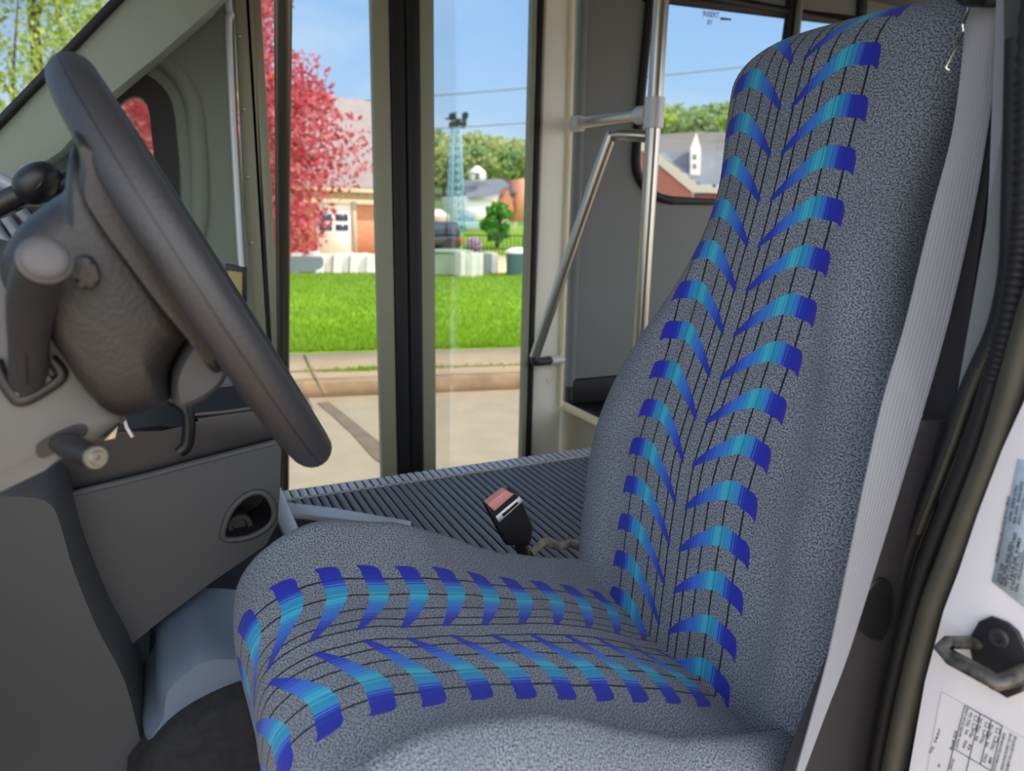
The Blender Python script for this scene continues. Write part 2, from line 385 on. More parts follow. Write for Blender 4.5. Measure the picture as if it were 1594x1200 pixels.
def make_cushion():
    prof = [(.19, 1.00), (.12, 1.005), (.078, 1.03), (.058, 1.08), (.051, 1.14), (.047, 1.19), (.049, 1.23), (.063, 1.264), (.10, 1.285), (.162, 1.290), (.23, 1.278), (.3, 1.262), (.38, 1.240), (.444, 1.222), (.52, 1.192), (.596, 1.155), (.66, 1.122), (.70, 1.10)]
    path = smooth_path([V((x, 0, z)) for x, z in prof], 5)
    n = len(path); acc = [0]
    for i in range(1, n): acc.append(acc[-1] + (path[i] - path[i - 1]).length)
    # phase: arcs run on continuously into the backrest at the crease (x=.596)
    ic = min(range(n), key=lambda i: abs(path[i].x - .596)); s0 = acc[ic]
    vs, uv, fs = [], [], []
    HWD = .264; R = .055; DN = .15
    cross = []                                     # (v, height)
    for v in np.linspace(-HWD + R, HWD - R, 41):
        cross.append((float(v), (0.050 if v > 0 else .004) * max(0, min(1, (abs(v) - .06) / .15)) ** 1.6))
    e = cross[-1]; side = []
    for a in np.linspace(.2, math.pi / 2, 7): side.append((HWD - R + R * math.sin(a), e[1] - R * (1 - math.cos(a))))
    for d in np.linspace(.03, DN, 5): side.append((HWD, e[1] - R - d))
    cross = [(-a, b) for a, b in side[::-1]] + cross + side
    m = len(cross); mid = m // 2; arc = [0] * m
    for j in range(mid + 1, m): arc[j] = arc[j - 1] + math.dist(cross[j], cross[j - 1])
    for j in range(mid - 1, -1, -1): arc[j] = arc[j + 1] - math.dist(cross[j], cross[j + 1])
    for i in range(n):
        t = frame(path, i, False); nn = V((-t.z, 0, t.x))
        front = max(0, min(1, (1.25 - path[i].z) / .15)) if path[i].x < .1 else 0
        # the nose rounds in towards the corners
        for j, (v, h) in enumerate(cross):
            hh = h if h >= 0 else h * (1 - .55 * front)
            curl = 0.112 * (abs(v) / HWD) ** 4 * max(0, 1 - max(0, path[i].x - .04) / .16)
            rear = 1 - interp(path[i].x, [(0, 1), (.26, 1), (.43, .25), (.50, .35), (.58, .72), (.72, .72)]); sinkv = max(0, min(1, (abs(v) - .06) / .15)) ** 1.6
            hh2 = hh - rear * .050 * sinkv - front * .03 * sinkv
            wr = .003 * noise.noise(V((path[i].x * 9, v * 9, 1.7))) + .002 * noise.noise(V((path[i].x * 25, v * 18, 4)))
            p = path[i] + nn * (hh2 + wr) + V((curl, YS + v, 0)); vs.append(p); uv.append((arc[j] * .985, (acc[i] - s0) * 1.139 + .065))
    for i in range(n - 1):
        for j in range(m - 1): fs.append((i * m + j, (i + 1) * m + j, (i + 1) * m + j + 1, i * m + j + 1))
    fs = [f for f in fs]
    fs.append(tuple(range(m))); fs.append(tuple((n - 1) * m + j for j in range(m))[::-1])
    fs.append(tuple(i * m for i in range(n))[::-1]); fs.append(tuple(i * m + m - 1 for i in range(n)))
    return obj('cushion', vs, fs, 'cloth', seat, uvs=uv)
make_cushion()
box('pedestal', (0.12, YS - .2, 0.84), (0.62, YS + .2, 1.06), 'black_plastic', seat, .02)

# ================================================================== SEAT BELT
belt = thing('seat_belt', AX(1520, 20, .62), 'light grey seat belt hanging across the near side of the driver seat', 'seat belt')
L = [(1517, -60, .470), (1509, 0, .468), (1484, 200, .462), (1450, 330, .455), (1409, 500, .445), (1374, 620, .430), (1347, 740, .411), (1318, 880, .408), (1288, 1020, .407), (1258, 1130, .405), (1230, 1230, .405)]
R_ = [(1560, -60, .440), (1557, 0, .440), (1550, 120, .440), (1520, 300, .436), (1480, 480, .430), (1447, 600, .420), (1405, 740, .408), (1362, 880, .406), (1318, 1020, .403), (1280, 1120, .402), (1240, 1230, .401)]
ribbon('shoulder_webbing', [AY(*p) for p in L], [AY(*p) for p in R_], 'webbing', belt)
L = [(1554, -40), (1552, 60), (1546, 180), (1539, 330), (1522, 470), (1506, 600), (1496, 680)]
R_ = [(1569, -40), (1571, 60), (1572, 180), (1571, 330), (1566, 430), (1545, 540), (1520, 620)]
ribbon('retractor_webbing', PX_(L, .672), PX_(R_, .668), 'webbing', belt)
lp = [AY(1496, -50, .452), AY(1502, -10, .45), AY(1530, -4, .445), AY(1557, -8, .435), AY(1562, -50, .432)]
tube('guide_loop', smooth_path(lp, 6), .008, 'black_plastic', belt)
bk = thing('seat_belt_buckle', AY(800, 850, 1.03), 'black seat belt buckle with red button standing beside the seat', 'buckle')
YB = 1.02
bo = PY_([(757, 788), (798, 764), (812, 776), (832, 822), (824, 836), (828, 850), (790, 850)], YB)
bx = (AY(798, 764, YB) - AY(757, 788, YB)).normalized()
up_ = (AY(780, 776, YB) - AY(812, 850, YB)).normalized()
prism('housing', bo, V((0, .022, 0)), 'black_plastic', bk, .004)
prism('release_button', PY_([(760, 786), (788, 764), (801, 769), (770, 796)], YB - .001), V((0, .02, 0)), 'red_button', bk, .002)
prism('caution_label', PY_([(772, 804), (809, 773), (814, 780), (777, 813)], YB - .0012), V((0, .002, 0)), 'label_white', bk)
prism('warning_print', PY_([(781, 801), (805, 781), (807, 784), (784, 804)], YB - .0018), V((0, .001, 0)), 'print', bk)
tube('stalk', [AY(810, 845, YB + .01), AY(822, 880, YB + .01), AY(835, 930, YB + .01), AY(835, 930, YB + .01) + V((0, 0, -.28))], .012, 'black_plastic', bk, flat=.6)
st_ = tube('seat_strap', smooth_path([AY(828, 862, 1.03), AY(848, 843, 1.04), AY(870, 850, 1.04), AY(892, 846, 1.05), AY(925, 865, 1.05)], 6), .009, M('strap', (150, 152, 140), .7, var=(45, .75)), None, flat=.5)
tag(st_, 'short dark and pale strap end beside the seat crease behind the buckle', 'strap')
# wire hook by the belt guide
hk = [AY(1508, 12, .462), AY(1505, 24, .462), AY(1499, 38, .462), AY(1499, 52, .461), AY(1488, 75, .46), AY(1476, 98, .46), AY(1473, 106, .46), AY(1478, 109, .458)]
h_ = tube('wire_hook', smooth_path(hk, 5), .0013, 'chrome', None, seg=8); tag(h_, 'thin bent metal wire hanging at the top of the seat belt', 'hook')

# ================================================================== STEERING WHEEL
rb = ray(505, 720); tv = V((rb[0], 0, rb[2])).normalized()
WC = V((0.032, YS, 1.689)); WN = V((tv.z, 0, -tv.x)).normalized()          # forward-down, away from the driver
if WN.x > 0: WN = -WN
sw = thing('steering_wheel', WC, 'dark grey leather steering wheel seen edge-on in front of the seat', 'steering wheel')
NR = 96; RR = .180
YD_ = (V((0, 1, 0)) - WN * .036).normalized()
pth = [WC + tv * math.cos(2 * math.pi * i / NR) * RR + YD_ * (math.sin(2 * math.pi * i / NR) * RR) for i in range(NR)]
tube('rim', pth, .0175, 'dark_leather', sw, 20, closed=True)
sg = [WC + WN * -.0 + (tv * math.cos(2 * math.pi * i / NR) + YD_ * math.sin(2 * math.pi * i / NR)) * (RR + .0172) for i in range(NR)]
tube('rim_seam', sg, .0007, 'black_plastic', sw, 6, closed=True)
hub = smooth_path(PY_([(125, 225), (118, 262), (112, 292), (85, 312), (45, 345), (20, 392), (24, 430), (62, 462), (105, 525), (150, 592), (190, 624), (235, 620), (266, 606), (268, 560), (285, 525), (305, 490), (255, 400), (190, 300), (150, 235)], YS - .03), 5, True)
inflate('hub_cover', hub, (0, 1, 0), [(-.115, .55), (-.11, .72), (-.095, .86), (-.07, .94), (-.03, .99), (0, 1), (.06, 1), (.12, .97), (.15, .9), (.17, .75), (.178, .55)], 'hub_leather', sw)
low = smooth_path(PY_([(264, 575), (276, 540), (304, 498), (330, 505), (352, 555), (332, 588), (290, 612), (268, 608)], YS - .06), 5, True)
inflate('lower_cover', low, (0, 1, 0), [(-.06, .7), (-.055, .9), (-.04, 1), (.05, 1), (.06, .9), (.065, .7)], 'mid_plastic', sw)
for sgn in (-1, 1):
    Y0 = YS + sgn * .135
    pts = []
    for x, y in [(112, 200), (122, 245), (120, 290), (140, 330), (190, 400), (250, 480), (300, 540), (335, 585), (352, 560), (300, 470), (220, 340), (150, 230)]:
        p = AY(x, y, YS - .145); p.y = Y0; pts.append(p)
    o = inflate('spoke', smooth_path(pts, 4, True), (0, -sgn, 0), [(-.02, .86), (-.012, .96), (0, 1), (.03, .98), (.06, .9)], 'hub_leather', sw)
prism('spoke_plug', smooth_path(PY_([(112, 415), (122, 400), (140, 402), (152, 425), (150, 446), (136, 452), (118, 438)], YS - .17), 4, True), V((0, .02, 0)), 'hub_leather', sw, .003)

# ================================================================== STEERING COLUMN
sc_ = thing('steering_column', AY(60, 620, .68), 'grey steering column shroud with stalk and lever below the wheel', 'steering column')
shr = PY_([(-120, 380), (18, 415), (72, 470), (120, 548), (186, 642), (190, 658), (150, 690), (70, 732), (0, 766), (-120, 815)], .60)
prism('shroud', shr, V((0, .2, 0)), 'grey_plastic', sc_, .02, 4)
prism('inner_sleeve', PY_([(70, 480), (95, 470), (200, 630), (196, 655), (185, 668), (175, 640)], .66), V((0, .12, 0)), 'mid_plastic', sc_, .004)
slot = smooth_path(PY_([(56, 703), (60, 690), (90, 672), (120, 661), (135, 664), (133, 678), (105, 694), (75, 710), (62, 712)], .5985), 4, True)
prism('lever_slot', slot, V((0, .004, 0)), 'black_plastic', sc_)
tl = tube('tilt_lever', [AY(92, 690, .60), AY(105, 695, .585), AY(125, 702, .57), AY(146, 711, .555)], [.007, .009, .0095, .0085], 'black_plastic', sc_)
d_ = (AY(156, 714, .548) - AY(146, 711, .555)).normalized()
lathe('lever_screw', AY(147, 711.5, .554), d_, [(0, .0082), (.003, .0078), (.003, .0055), (.005, .0045), (.005, .002), (.003, .001)], M('lever_screw', (120, 116, 108), .4, .6), tl)
fr_ = smooth_path(PY_([(-8, 560), (4, 590), (18, 612), (32, 624), (60, 612), (90, 592), (95, 578), (78, 558)], .598), 4)
tube('stalk_bezel', fr_, .0045, 'black_plastic', sc_, 10)
fr2 = smooth_path(PY_([(26, 612), (50, 600), (78, 586)], .597), 4)
tube('bezel_insert', fr2, .0035, 'grey_plastic', sc_, 8)
stp = smooth_path([AY(42, 618, .615), AY(45, 560, .585), AY(46, 500, .555), AY(52, 450, .53), AY(66, 412, .505)], 6)
n_ = len(stp)
stalk = tube('turn_signal_lever', stp, [.0122 + .0016 * min(1, max(0, (i / n_ - .35) / .3)) for i in range(n_)], 'dark_plastic', sc_, 22)
ec = AY(70, 403, .497); toc = (V(C0) - ec).normalized(); ax_ = (toc + V((.1, 0, .35))).normalized()
lathe('end_button', ec - ax_ * .006, ax_, [(0, .0125), (.003, .0144), (.005, .0144), (.0062, .0130), (.007, .0130), (.0095, .011), (.0108, .007), (.0112, .0015)], 'soft_grey', stalk, 32)
tube('seam_line', [AY(42, 600, .583), AY(40, 540, .556), AY(42, 480, .533)], .0006, 'black_plastic', stalk, 6)
kc = AY(60, 288, .92)
gl_ = tube('gear_lever', smooth_path([AY(-60, 352, .92), AY(0, 318, .92), AY(40, 300, .92), AY(80, 296, .93), AY(130, 268, .94)], 6), [.011] * 25, 'black_plastic', sc_)
gk = inflate('gear_knob', smooth_path(PY_([(20, 290), (28, 268), (55, 252), (82, 254), (95, 272), (88, 300), (62, 318), (35, 314)], .92), 4, True), (0, 1, 0), [(-.035, .4), (-.03, .7), (-.015, .95), (0, 1), (.02, .9), (.03, .6)], 'black_plastic', gl_)

# ================================================================== DASH, ENGINE COVER, FOOTWELL
dash = thing('dashboard', (-.55, 1.2, 1.2), 'grey dashboard with slatted air vent behind the steering wheel', 'dashboard')
dp = [(-.95, 1.0), (-.32, 1.0), (-.30, 1.25), (-.36, 1.46), (-.46, 1.56), (-.62, 1.60), (-.95, 1.58)]
prism('dash_body', [V((x, .50, z)) for x, z in dp], V((0, 1.62, 0)), 'mid_plastic', dash, .02)
vt = prism('vent_housing', PY_([(-90, 330), (40, 322), (66, 345), (30, 400), (-10, 450), (-90, 480)], .99), V((0, .1, 0)), 'black_plastic', dash, .006)
for a_, b_ in (((-8, 352), (26, 402)), ((10, 338), (40, 384)), ((32, 328), (58, 358)), ((-30, 372), (8, 425))):
    tube('vent_slat', [AY(*a_, .985), AY(*b_, .985)], .0065, MAT.setdefault('vent_silver', M('vent_silver', (150, 156, 170), .35)), vt, 8)
tube('vent_bezel', [AY(-40, 262, .985), AY(0, 280, .985), AY(22, 292, .985)], .008, 'vent_silver', vt, 10)
ec_ = thing('engine_cover', (0, 1.4, .9), 'dark grey engine cover with black tray on top beside the driver', 'engine cover')
eo = PY_([(86, 776), (160, 758), (230, 741), (300, 722), (370, 704), (432, 688), (438, 700), (436, 760), (432, 815), (414, 848), (330, 906), (250, 966), (192, 1014), (176, 1000), (140, 905), (105, 830)], 1.13)
hole = smooth_path(PY_([(349, 838), (350, 815), (362, 790), (382, 771), (402, 765), (418, 774), (427, 798), (416, 820), (385, 836)], 1.13), 4, True)
prism('side_panel', eo, V((0, .012, 0)), 'mid_plastic', ec_, holes=[hole])
tube('panel_edge', smooth_path(PY_([(86, 776), (160, 758), (230, 741), (300, 722), (370, 704), (432, 688)], 1.135), 4), .006, 'mid_plastic', ec_, 10)
tube('recess_lip', [p + V((0, -.002, 0)) for p in hole], .005, 'mid_plastic', ec_, 10, closed=True)
cb = [p + V((0, .012, 0)) for p in hole]
inflate('recess_liner', cb, (0, 1, 0), [(.09, 1.0), (.092, 1.0)], 'black_plastic', ec_)
n2 = len(cb); vs = cb + [p + V((0, .09, 0)) for p in cb]
obj('recess_wall', vs, [(i, (i + 1) % n2, n2 + (i + 1) % n2, n2 + i) for i in range(n2)], 'black_plastic', ec_)
lathe('power_outlet', AY(368, 812, 1.20), (0.1, -1, .15), [(0, .022), (.03, .022), (.034, .019), (.034, .012), (.026, .010)], 'dark_plastic', ec_)
bo_ = PY_([(120, 790), (300, 745), (425, 712), (432, 745), (428, 800), (395, 830), (320, 895), (240, 945), (200, 985)], 1.145)
prism('cover_body', [p + V((0, .09, 0)) for p in bo_], V((0, .42, 0)), 'dark_plastic', ec_, .02)
ty = PY_([(60, 790), (86, 776), (230, 741), (300, 722), (432, 690), (424, 655), (405, 634), (303, 648), (292, 672), (250, 663), (186, 672), (60, 700)], 1.15)
box('cover_base', (-.45, 1.19, .801), (.193, 2.27, .985), 'dark_plastic', ec_, .01)
tray = prism('console_tray', ty, V((0, .40, 0)), 'black_plastic', ec_, .008)
ring = smooth_path([AY(186, 628, 1.17), AY(215, 617, 1.17), AY(255, 617, 1.16), AY(284, 628, 1.15), AY(294, 650, 1.15), AY(292, 690, 1.15), AY(280, 704, 1.15)], 6)
tube('cup_holder_arm', ring, .009, 'black_plastic', tray, 12, flat=1.6)
prism('console_top', PY_([(250, 640), (400, 628), (412, 570), (330, 575), (240, 600)], 1.32), V((0, .25, 0)), M('console_top', (70, 76, 86), .35), tray, .01)
for a in ((311, 602, 335, 622), (365, 603, 382, 619)):
    prism('tray_clip', PY_([(a[0], a[3]), (a[0], a[1]), (a[2] - 4, a[1] + 2), (a[2], a[3])], 1.30), V((0, .03, 0)), 'black_plastic', tray, .002)
tube('tray_rim', [AY(303, 645, 1.15), AY(350, 641, 1.15), AY(405, 633, 1.15)], .003, 'soft_grey', tray, 8)
wr1 = tube('loose_wire', [AY(192, 650, .70), AY(197, 665, .70), AY(206, 680, .70)], .0016, 'label_white', None, 8)
tag(wr1, 'thin white cable end hanging below the steering column', 'cable')
tg = prism('paper_tag', PY_([(162, 686), (184, 663), (179, 682)], .69), V((0, .002, 0)), 'cream_trim', None); tag(tg, 'small cream paper corner sticking out below the steering column', 'tag')
hp = inflate('floor_hump', smooth_path(PY_([(240, 1180), (240, 1120), (248, 1075), (282, 1042), (326, 1018), (420, 1022), (480, 1045), (490, 1180)], .99), 5, True), (0, 1, 0), [(0, .86), (.012, .93), (.035, .98), (.07, 1), (.2, 1)], M('hump_vinyl', (100, 114, 134), .4), None)
tag(hp, 'pale blue-grey hump on the footwell floor in front of the seat', 'floor hump')
lg = inflate('hump_ledge', smooth_path(PY_([(215, 1260), (225, 1200), (262, 1150), (320, 1110), (400, 1078), (470, 1068), (480, 1260)], .95), 5, True), (0, 1, 0), [(0, .88), (.008, .95), (.02, .99), (.04, 1), (.1, 1)], 'carpet', hp)
def on_floor(ps, z=.801): return [V((p.x, p.y, max(p.z, z))) for p in ps]
kp = thing('kick_panel', (-.25, .55, .8), 'dark grey plastic kick panel at the bottom left below the dashboard', 'panel')
inflate('panel_shell', on_floor(smooth_path(PY_([(-300, 752), (-100, 748), (40, 752), (82, 764), (100, 800), (120, 870), (160, 970), (215, 1090), (240, 1300), (100, 1420), (-300, 1420)], 1.04), 5, True)), (0, 1, 0), [(-.01, .93), (0, .955), (.02, .98), (.05, .995), (.09, 1.0), (.3, 1.0)], 'mid_plastic', kp)
struct(box('floor_driver', (-1.2, .42, .74), (1.0, 1.80, .80), 'carpet'), 'dark carpeted driver footwell floor', 'floor')

# ================================================================== BUS SHELL
FZ = 1.01; YN = 1.895; YD = 2.35; XS = 1.385
def ribbed(name, x0, x1, y0, y1, z, mat, pitch=.022, h=.004, parent=None):
    vs, fs = [], []; xs = []; n = int((x1 - x0) / pitch)
    for i in range(n):
        a = x0 + i * pitch; xs += [(a, 0), (a + pitch * .25, h), (a + pitch * .55, h), (a + pitch * .8, 0)]
    xs.append((x0 + n * pitch, 0))
    for x, d in xs: vs += [V((x, y0, z + d)), V((x, y1, z + d))]
    for i in range(len(xs) - 1): fs.append((2 * i, 2 * i + 2, 2 * i + 3, 2 * i + 1))
    k = len(vs); x1 = xs[-1][0]
    b, f = box_geo((x0, y0, z - .05), (x1, y1, z)); vs += b; fs += [tuple(i + k for i in q) for q in f]
    return obj(name, vs, fs, mat, parent, smooth=False)
MAT['rib_rubber'] = M('ribbed_rubber', (116, 120, 124), 0.45)
struct(ribbed('floor', .235, XS + .6, 1.16, YN - .058, FZ - .008, 'rib_rubber', .022, .0028), 'grey ribbed rubber aisle floor beside the driver seat', 'floor')
struct(ribbed('trim_1', .235, XS + .02, YN - .06, YN, FZ - .002, 'alu', .022, .0012), 'ribbed aluminium nosing along the stepwell edge', 'trim')
struct(box('trim_2', (.195, 1.16, FZ - .05), (.235, YN + .02, FZ + .012), 'alu', None, .008), 'silver metal strip along the front edge of the aisle floor', 'trim')
struct(prism('floor_gap', [AZ(x, y, FZ - .004) for x, y in ((425, 806), (500, 815), (640, 833), (760, 860), (640, 960), (400, 960))], V((0, 0, .006)), 'carpet'), 'dark floor gap beside the seat', 'floor')
struct(prism('trim_3', [AZ(x, y, FZ - .01) for x, y in ((443, 792), (462, 796), (520, 802), (640, 822), (640, 832), (500, 815), (450, 808))], V((0, 0, .02)), 'alu', None, .004), 'silver metal strip on the floor beside the seat cushion', 'trim')
# stepwell
struct(box('floor_stepwell', (.24, YN, .36), (XS, YD + .03, .40), 'black_rubber'), 'lower step of the entry', 'floor')
struct(box('wall_stepwell', (.26, YN - .02, .38), (XS, YN - .002, FZ - .055), 'panel_grey'), 'riser under the aisle floor nosing', 'wall')
rear = prism('wall_step_side', [V((XS, YN - .03, .38)), V((XS, YD + .06, .38)), V((XS, YD + .06, FZ - .01)), V((XS, YN - .03, FZ - .01))], V((.02, 0, 0)), 'tan_panel')
struct(rear, 'tan side panel of the stepwell under the passenger floor', 'wall')
struct(tube('trim_4', [V((XS - .002, YN - .02, FZ + .008)), V((XS - .002, YD + .05, FZ + .008))], .016, 'cream_trim'), 'cream edge trim of the passenger floor above the stepwell', 'trim')
struct(box('floor_passenger', (XS + .014, YN - .03, FZ - .04), (4.2, 2.42, FZ), 'black_rubber'), 'black passenger floor behind the stepwell', 'floor')
struct(box('trim_5', (XS + .05, 2.385, FZ), (4.2, 2.42, FZ + .10), 'black_rubber', None, .008), 'black cove moulding at the foot of the right wall', 'trim')
tube_ = tube('floor_track', [V((1.50, 2.16, FZ + .015)), V((1.72, 1.98, FZ + .015))], .016, 'dark_plastic'); tag(tube_, 'dark metal rail lying on the black passenger floor', 'rail')
# right wall with side window
YW = 2.42
wl = [AY(x, y, YW) for x, y in ((985, 300), (1010, 0))]
def wpt(x, y): return AY(x, y, YW)
win = smooth_path([wpt(1045, 312), wpt(1022, 306), wpt(1000, 288), wpt(989, 262), wpt(990, 220), wpt(1000, 110), wpt(1011, -8)], 4)
tR = wpt(1490, 80); bR = V((tR.x, YW, wpt(1045, 312).z)); tL = win[-1]
win = win + [V((tL.x + .015, YW, tL.z + .03)), V((tR.x, YW, tL.z + .03)), bR]
wall_o = [V((1.42, YW, .4)), V((4.2, YW, .4)), V((4.2, YW, 2.75)), V((1.42, YW, 2.75))]
struct(prism('wall_right', wall_o, V((0, .04, 0)), 'panel_grey', holes=[win]), 'grey right side wall of the bus', 'wall')
w3 = thing('window_1', (1.9, YW, 2.1), 'black framed passenger side window behind the door', 'window'); w3['kind'] = 'structure'
tube('gasket', [p + V((0, -.008, 0)) for p in win], .017, 'black_rubber', w3, 10, closed=True)
prism('pane', [p + V((0, .012, 0)) for p in win], V((0, .004, 0)), 'glass', w3)
# transom bar and mullion
hA, hB = AY(1020, -2, YW), AY(1350, 44, YW)
tube('transom_bar', [AY(1000, -8, YW), AY(1235, 22, YW), AY(1420, 44, YW)], .022, 'black_rubber', w3, 8, flat=.7)
tube('mullion', [AY(1218, 120, YW - .01), AY(1243, -60, YW - .01)], .030, 'black_rubber', w3, 10, flat=.6)
tube('mullion_cover', [AY(1236, 90, YW - .04), AY(1252, -60, YW - .04)], .014, 'trim_green', w3, 10)
tube('mullion', [AY(1338, 80, YW - .01), AY(1346, -60, YW - .01)], .026, 'black_rubber', w3, 10, flat=.6)

# -------- text helper
def text_geo(s, p0, p1, upv, h, bold=0.0):
    """text running p0 -> p1, stretched to that length, cap height h along upv"""
    cu = bpy.data.curves.new('t', 'FONT'); cu.body = s; cu.size = 1.0; cu.offset = bold; cu.resolution_u = 2
    o = bpy.data.objects.new('t', cu); COL.objects.link(o)
    dg = bpy.context.evaluated_depsgraph_get(); me = bpy.data.meshes.new_from_object(o.evaluated_get(dg))
    xs = [v.co.x for v in me.vertices]; x0, x1 = min(xs), max(xs)
    p0, p1, upv = V(p0), V(p1), V(upv).normalized(); d = p1 - p0
    vs = [p0 + d * ((v.co.x - x0) / (x1 - x0)) + upv * (v.co.y / .72 * h) for v in me.vertices]
    fs = [tuple(p.vertices) for p in me.polygons]
    bpy.data.objects.remove(o); bpy.data.curves.remove(cu); bpy.data.meshes.remove(me)
    return vs, fs
dk = thing('window_decal', AY(1105, 30, YW + .008), 'small red and plum lettering at the top of the side window', 'decal')
U_ = V((0, 0, 1))
yy = YW + .009
obj('lettering', *join([text_geo('INSERT', AY(1094, 25, yy), AY(1119, 28, yy), U_, .020, .02), text_geo('BY', AY(1101, 38, yy), AY(1109, 39, yy), U_, .018, .02)]), 'plum_print', dk, False)
prism('red_dash', PY_([(1121, 27), (1138, 29), (1138, 32), (1121, 31)], yy), V((0, -.001, 0)), 'red_print', dk)

# panels beside the entry door
struct(prism('wall_door_side', PY_([(846, -60), (896, -60), (886, 300), (872, 632), (868, 740), (812, 740), (838, 300)], YD), V((0, .03, 0)), 'white_panel'), 'white panel between the entry door and the passenger window', 'wall')
struct(tube('trim_6', PY_([(893, -60), (886, 250), (872, 632)], YD - .012), .009, 'cream_trim'), 'cream vertical edge trim on the white door side panel', 'trim')
struct(tube('trim_7', PY_([(908, -60), (899, 250), (886, 600)], YW - .01), .022, 'panel_grey'), 'grey vertical corner trim beside the white panel', 'trim')
struct(tube('trim_8', PY_([(843, -60), (831, 350), (815, 705)], YD + .005), .022, 'frame_paint', flat=.8), 'grey door post right of the entry door', 'trim')
# entry door leaves
def leaf(name, xg0, xg1, top, bot, wl_, wr_, label):
    """glass between two stiles; xg0/xg1 : X of the glass edges at the door plane"""
    d = thing(name, ((xg0 + xg1) / 2, YD, bot), label, 'door'); d['kind'] = 'structure'
    for x0, x1 in ((xg0 - wl_, xg0), (xg1, xg1 + wr_)):
        if x1 - x0 > .001: box('stile', (x0, YD - .018, bot), (x1, YD + .018, top), 'frame_paint', d, .006)
    box('rail', (xg0 - .001, YD - .017, bot), (xg1 + .001, YD + .017, bot + .06), 'frame_paint', d, .004)
    box('rail', (xg0 - .001, YD - .017, top - .06), (xg1 + .001, YD + .017, top), 'frame_paint', d, .004)
    box('pane', (xg0, YD - .003, bot + .05), (xg1, YD + .003, top - .05), 'glass', d)
    return d
def X_(x, y): return AY(x, y, YD).x
g0, g1 = X_(428, 400), X_(584, 360); g2, g3 = X_(675, 360), X_(817, 360)
s1 = X_(610, 360); s2 = X_(653, 360)
d1 = leaf('door_1', g0, g1, 2.62, .42, .028, s1 - g1, 'front leaf of the glazed folding entry door')
d2 = leaf('door_2', g2, g3, 2.62, .42, g2 - s2, .02, 'rear leaf of the glazed folding entry door')
box('edge_seal', (s1, YD - .024, .42), ((s1 + s2) / 2 - .002, YD + .02, 2.62), 'black_rubber', d1, .008)
box('edge_seal', ((s1 + s2) / 2 + .002, YD - .026, .42), (s2, YD + .02, 2.62), 'black_rubber', d2, .012)
box('hinge_seal', (g3 + .02, YD - .022, .42), (g3 + .044, YD + .02, 2.62), 'black_rubber', d2, .008)
box('hinge_seal', (g0 - .048, YD - .02, .42), (g0 - .028, YD + .02, 2.62), 'black_rubber', d1, .006)
# front post of the entry with rivets
fp = struct(prism('trim_9', PY_([(362, -60), (391, -60), (404, 250), (424, 720), (404, 720), (382, 350)], YD - .02), V((0, .04, 0)), 'frame_paint', None, .003), 'riveted metal post in front of the entry door', 'trim')
for x, y in ((372, 56), (379, 170), (385, 275), (391, 378)):
    lathe('rivet', AY(x, y, YD - .020), (0, -1, 0), [(0, .006), (.002, .005), (.0035, .002)], 'steel', fp, 10)
hp_ = tube('trim_10', smooth_path(PY_([(353, -60), (356, 10), (360, 24), (356, 34), (359, 120), (372, 360), (376, 420)], YD - .05), 5), .009, 'alu'); struct(hp_, 'thin silver pipe along the riveted front post', 'trim')
ol = struct(prism('trim_11', PY_([(352, 410), (384, 416), (384, 470), (352, 470)], YD - .06), V((0, .03, 0)), 'black_plastic', None, .004), 'small black framed box low on the front wall', 'trim')
prism('amber_face', PY_([(354, 421), (377, 424), (377, 470), (354, 470)], YD - .062), V((0, .01, 0)), M('amber_face', (165, 155, 95), .5), ol, .002)
# front side wall with quarter window
YQ = 2.30
qw = smooth_path(PY_([(160, 200), (190, 160), (214, 150), (230, 166), (236, 210), (241, 270), (240, 340), (215, 380), (150, 300)], YQ), 5, True)
wo = PY_([(-80, 330), (120, 230), (200, 120), (260, 40), (330, -70), (362, -70), (371, 200), (392, 480), (400, 760), (60, 760), (-80, 600)], YQ)
struct(prism('wall_front_side', wo, V((0, .05, 0)), 'trim_green', holes=[qw]), 'grey-green moulded cab wall in front of the entry door', 'wall')
q = thing('window_2', AY(200, 230, YQ), 'small rounded quarter window in the cab wall', 'window'); q['kind'] = 'structure'
cq = sum(qw, V()) / len(qw)
def off_loop(lp, d):
    out = []; n = len(lp); c = sum(lp, V()) / n
    for i in range(n):
        t = (lp[(i + 1) % n] - lp[i - 1]).normalized(); nn = V((t.z, 0, -t.x))
        if nn.dot(lp[i] - c) < 0: nn = -nn
        out.append(lp[i] + nn * d)
    return out
prism('gasket', [p + V((0, -.006, 0)) for p in off_loop(qw, .062)], V((0, .02, 0)), 'black_rubber', q, holes=[[p + V((0, -.006, 0)) for p in qw]])
prism('pane', [p + V((0, .02, 0)) for p in qw], V((0, .004, 0)), 'glass', q)
tube('moulding', [p + V((0, .005, 0)) for p in off_loop(qw, .115)], .026, 'trim_green', q, 12, closed=True, flat=.9)
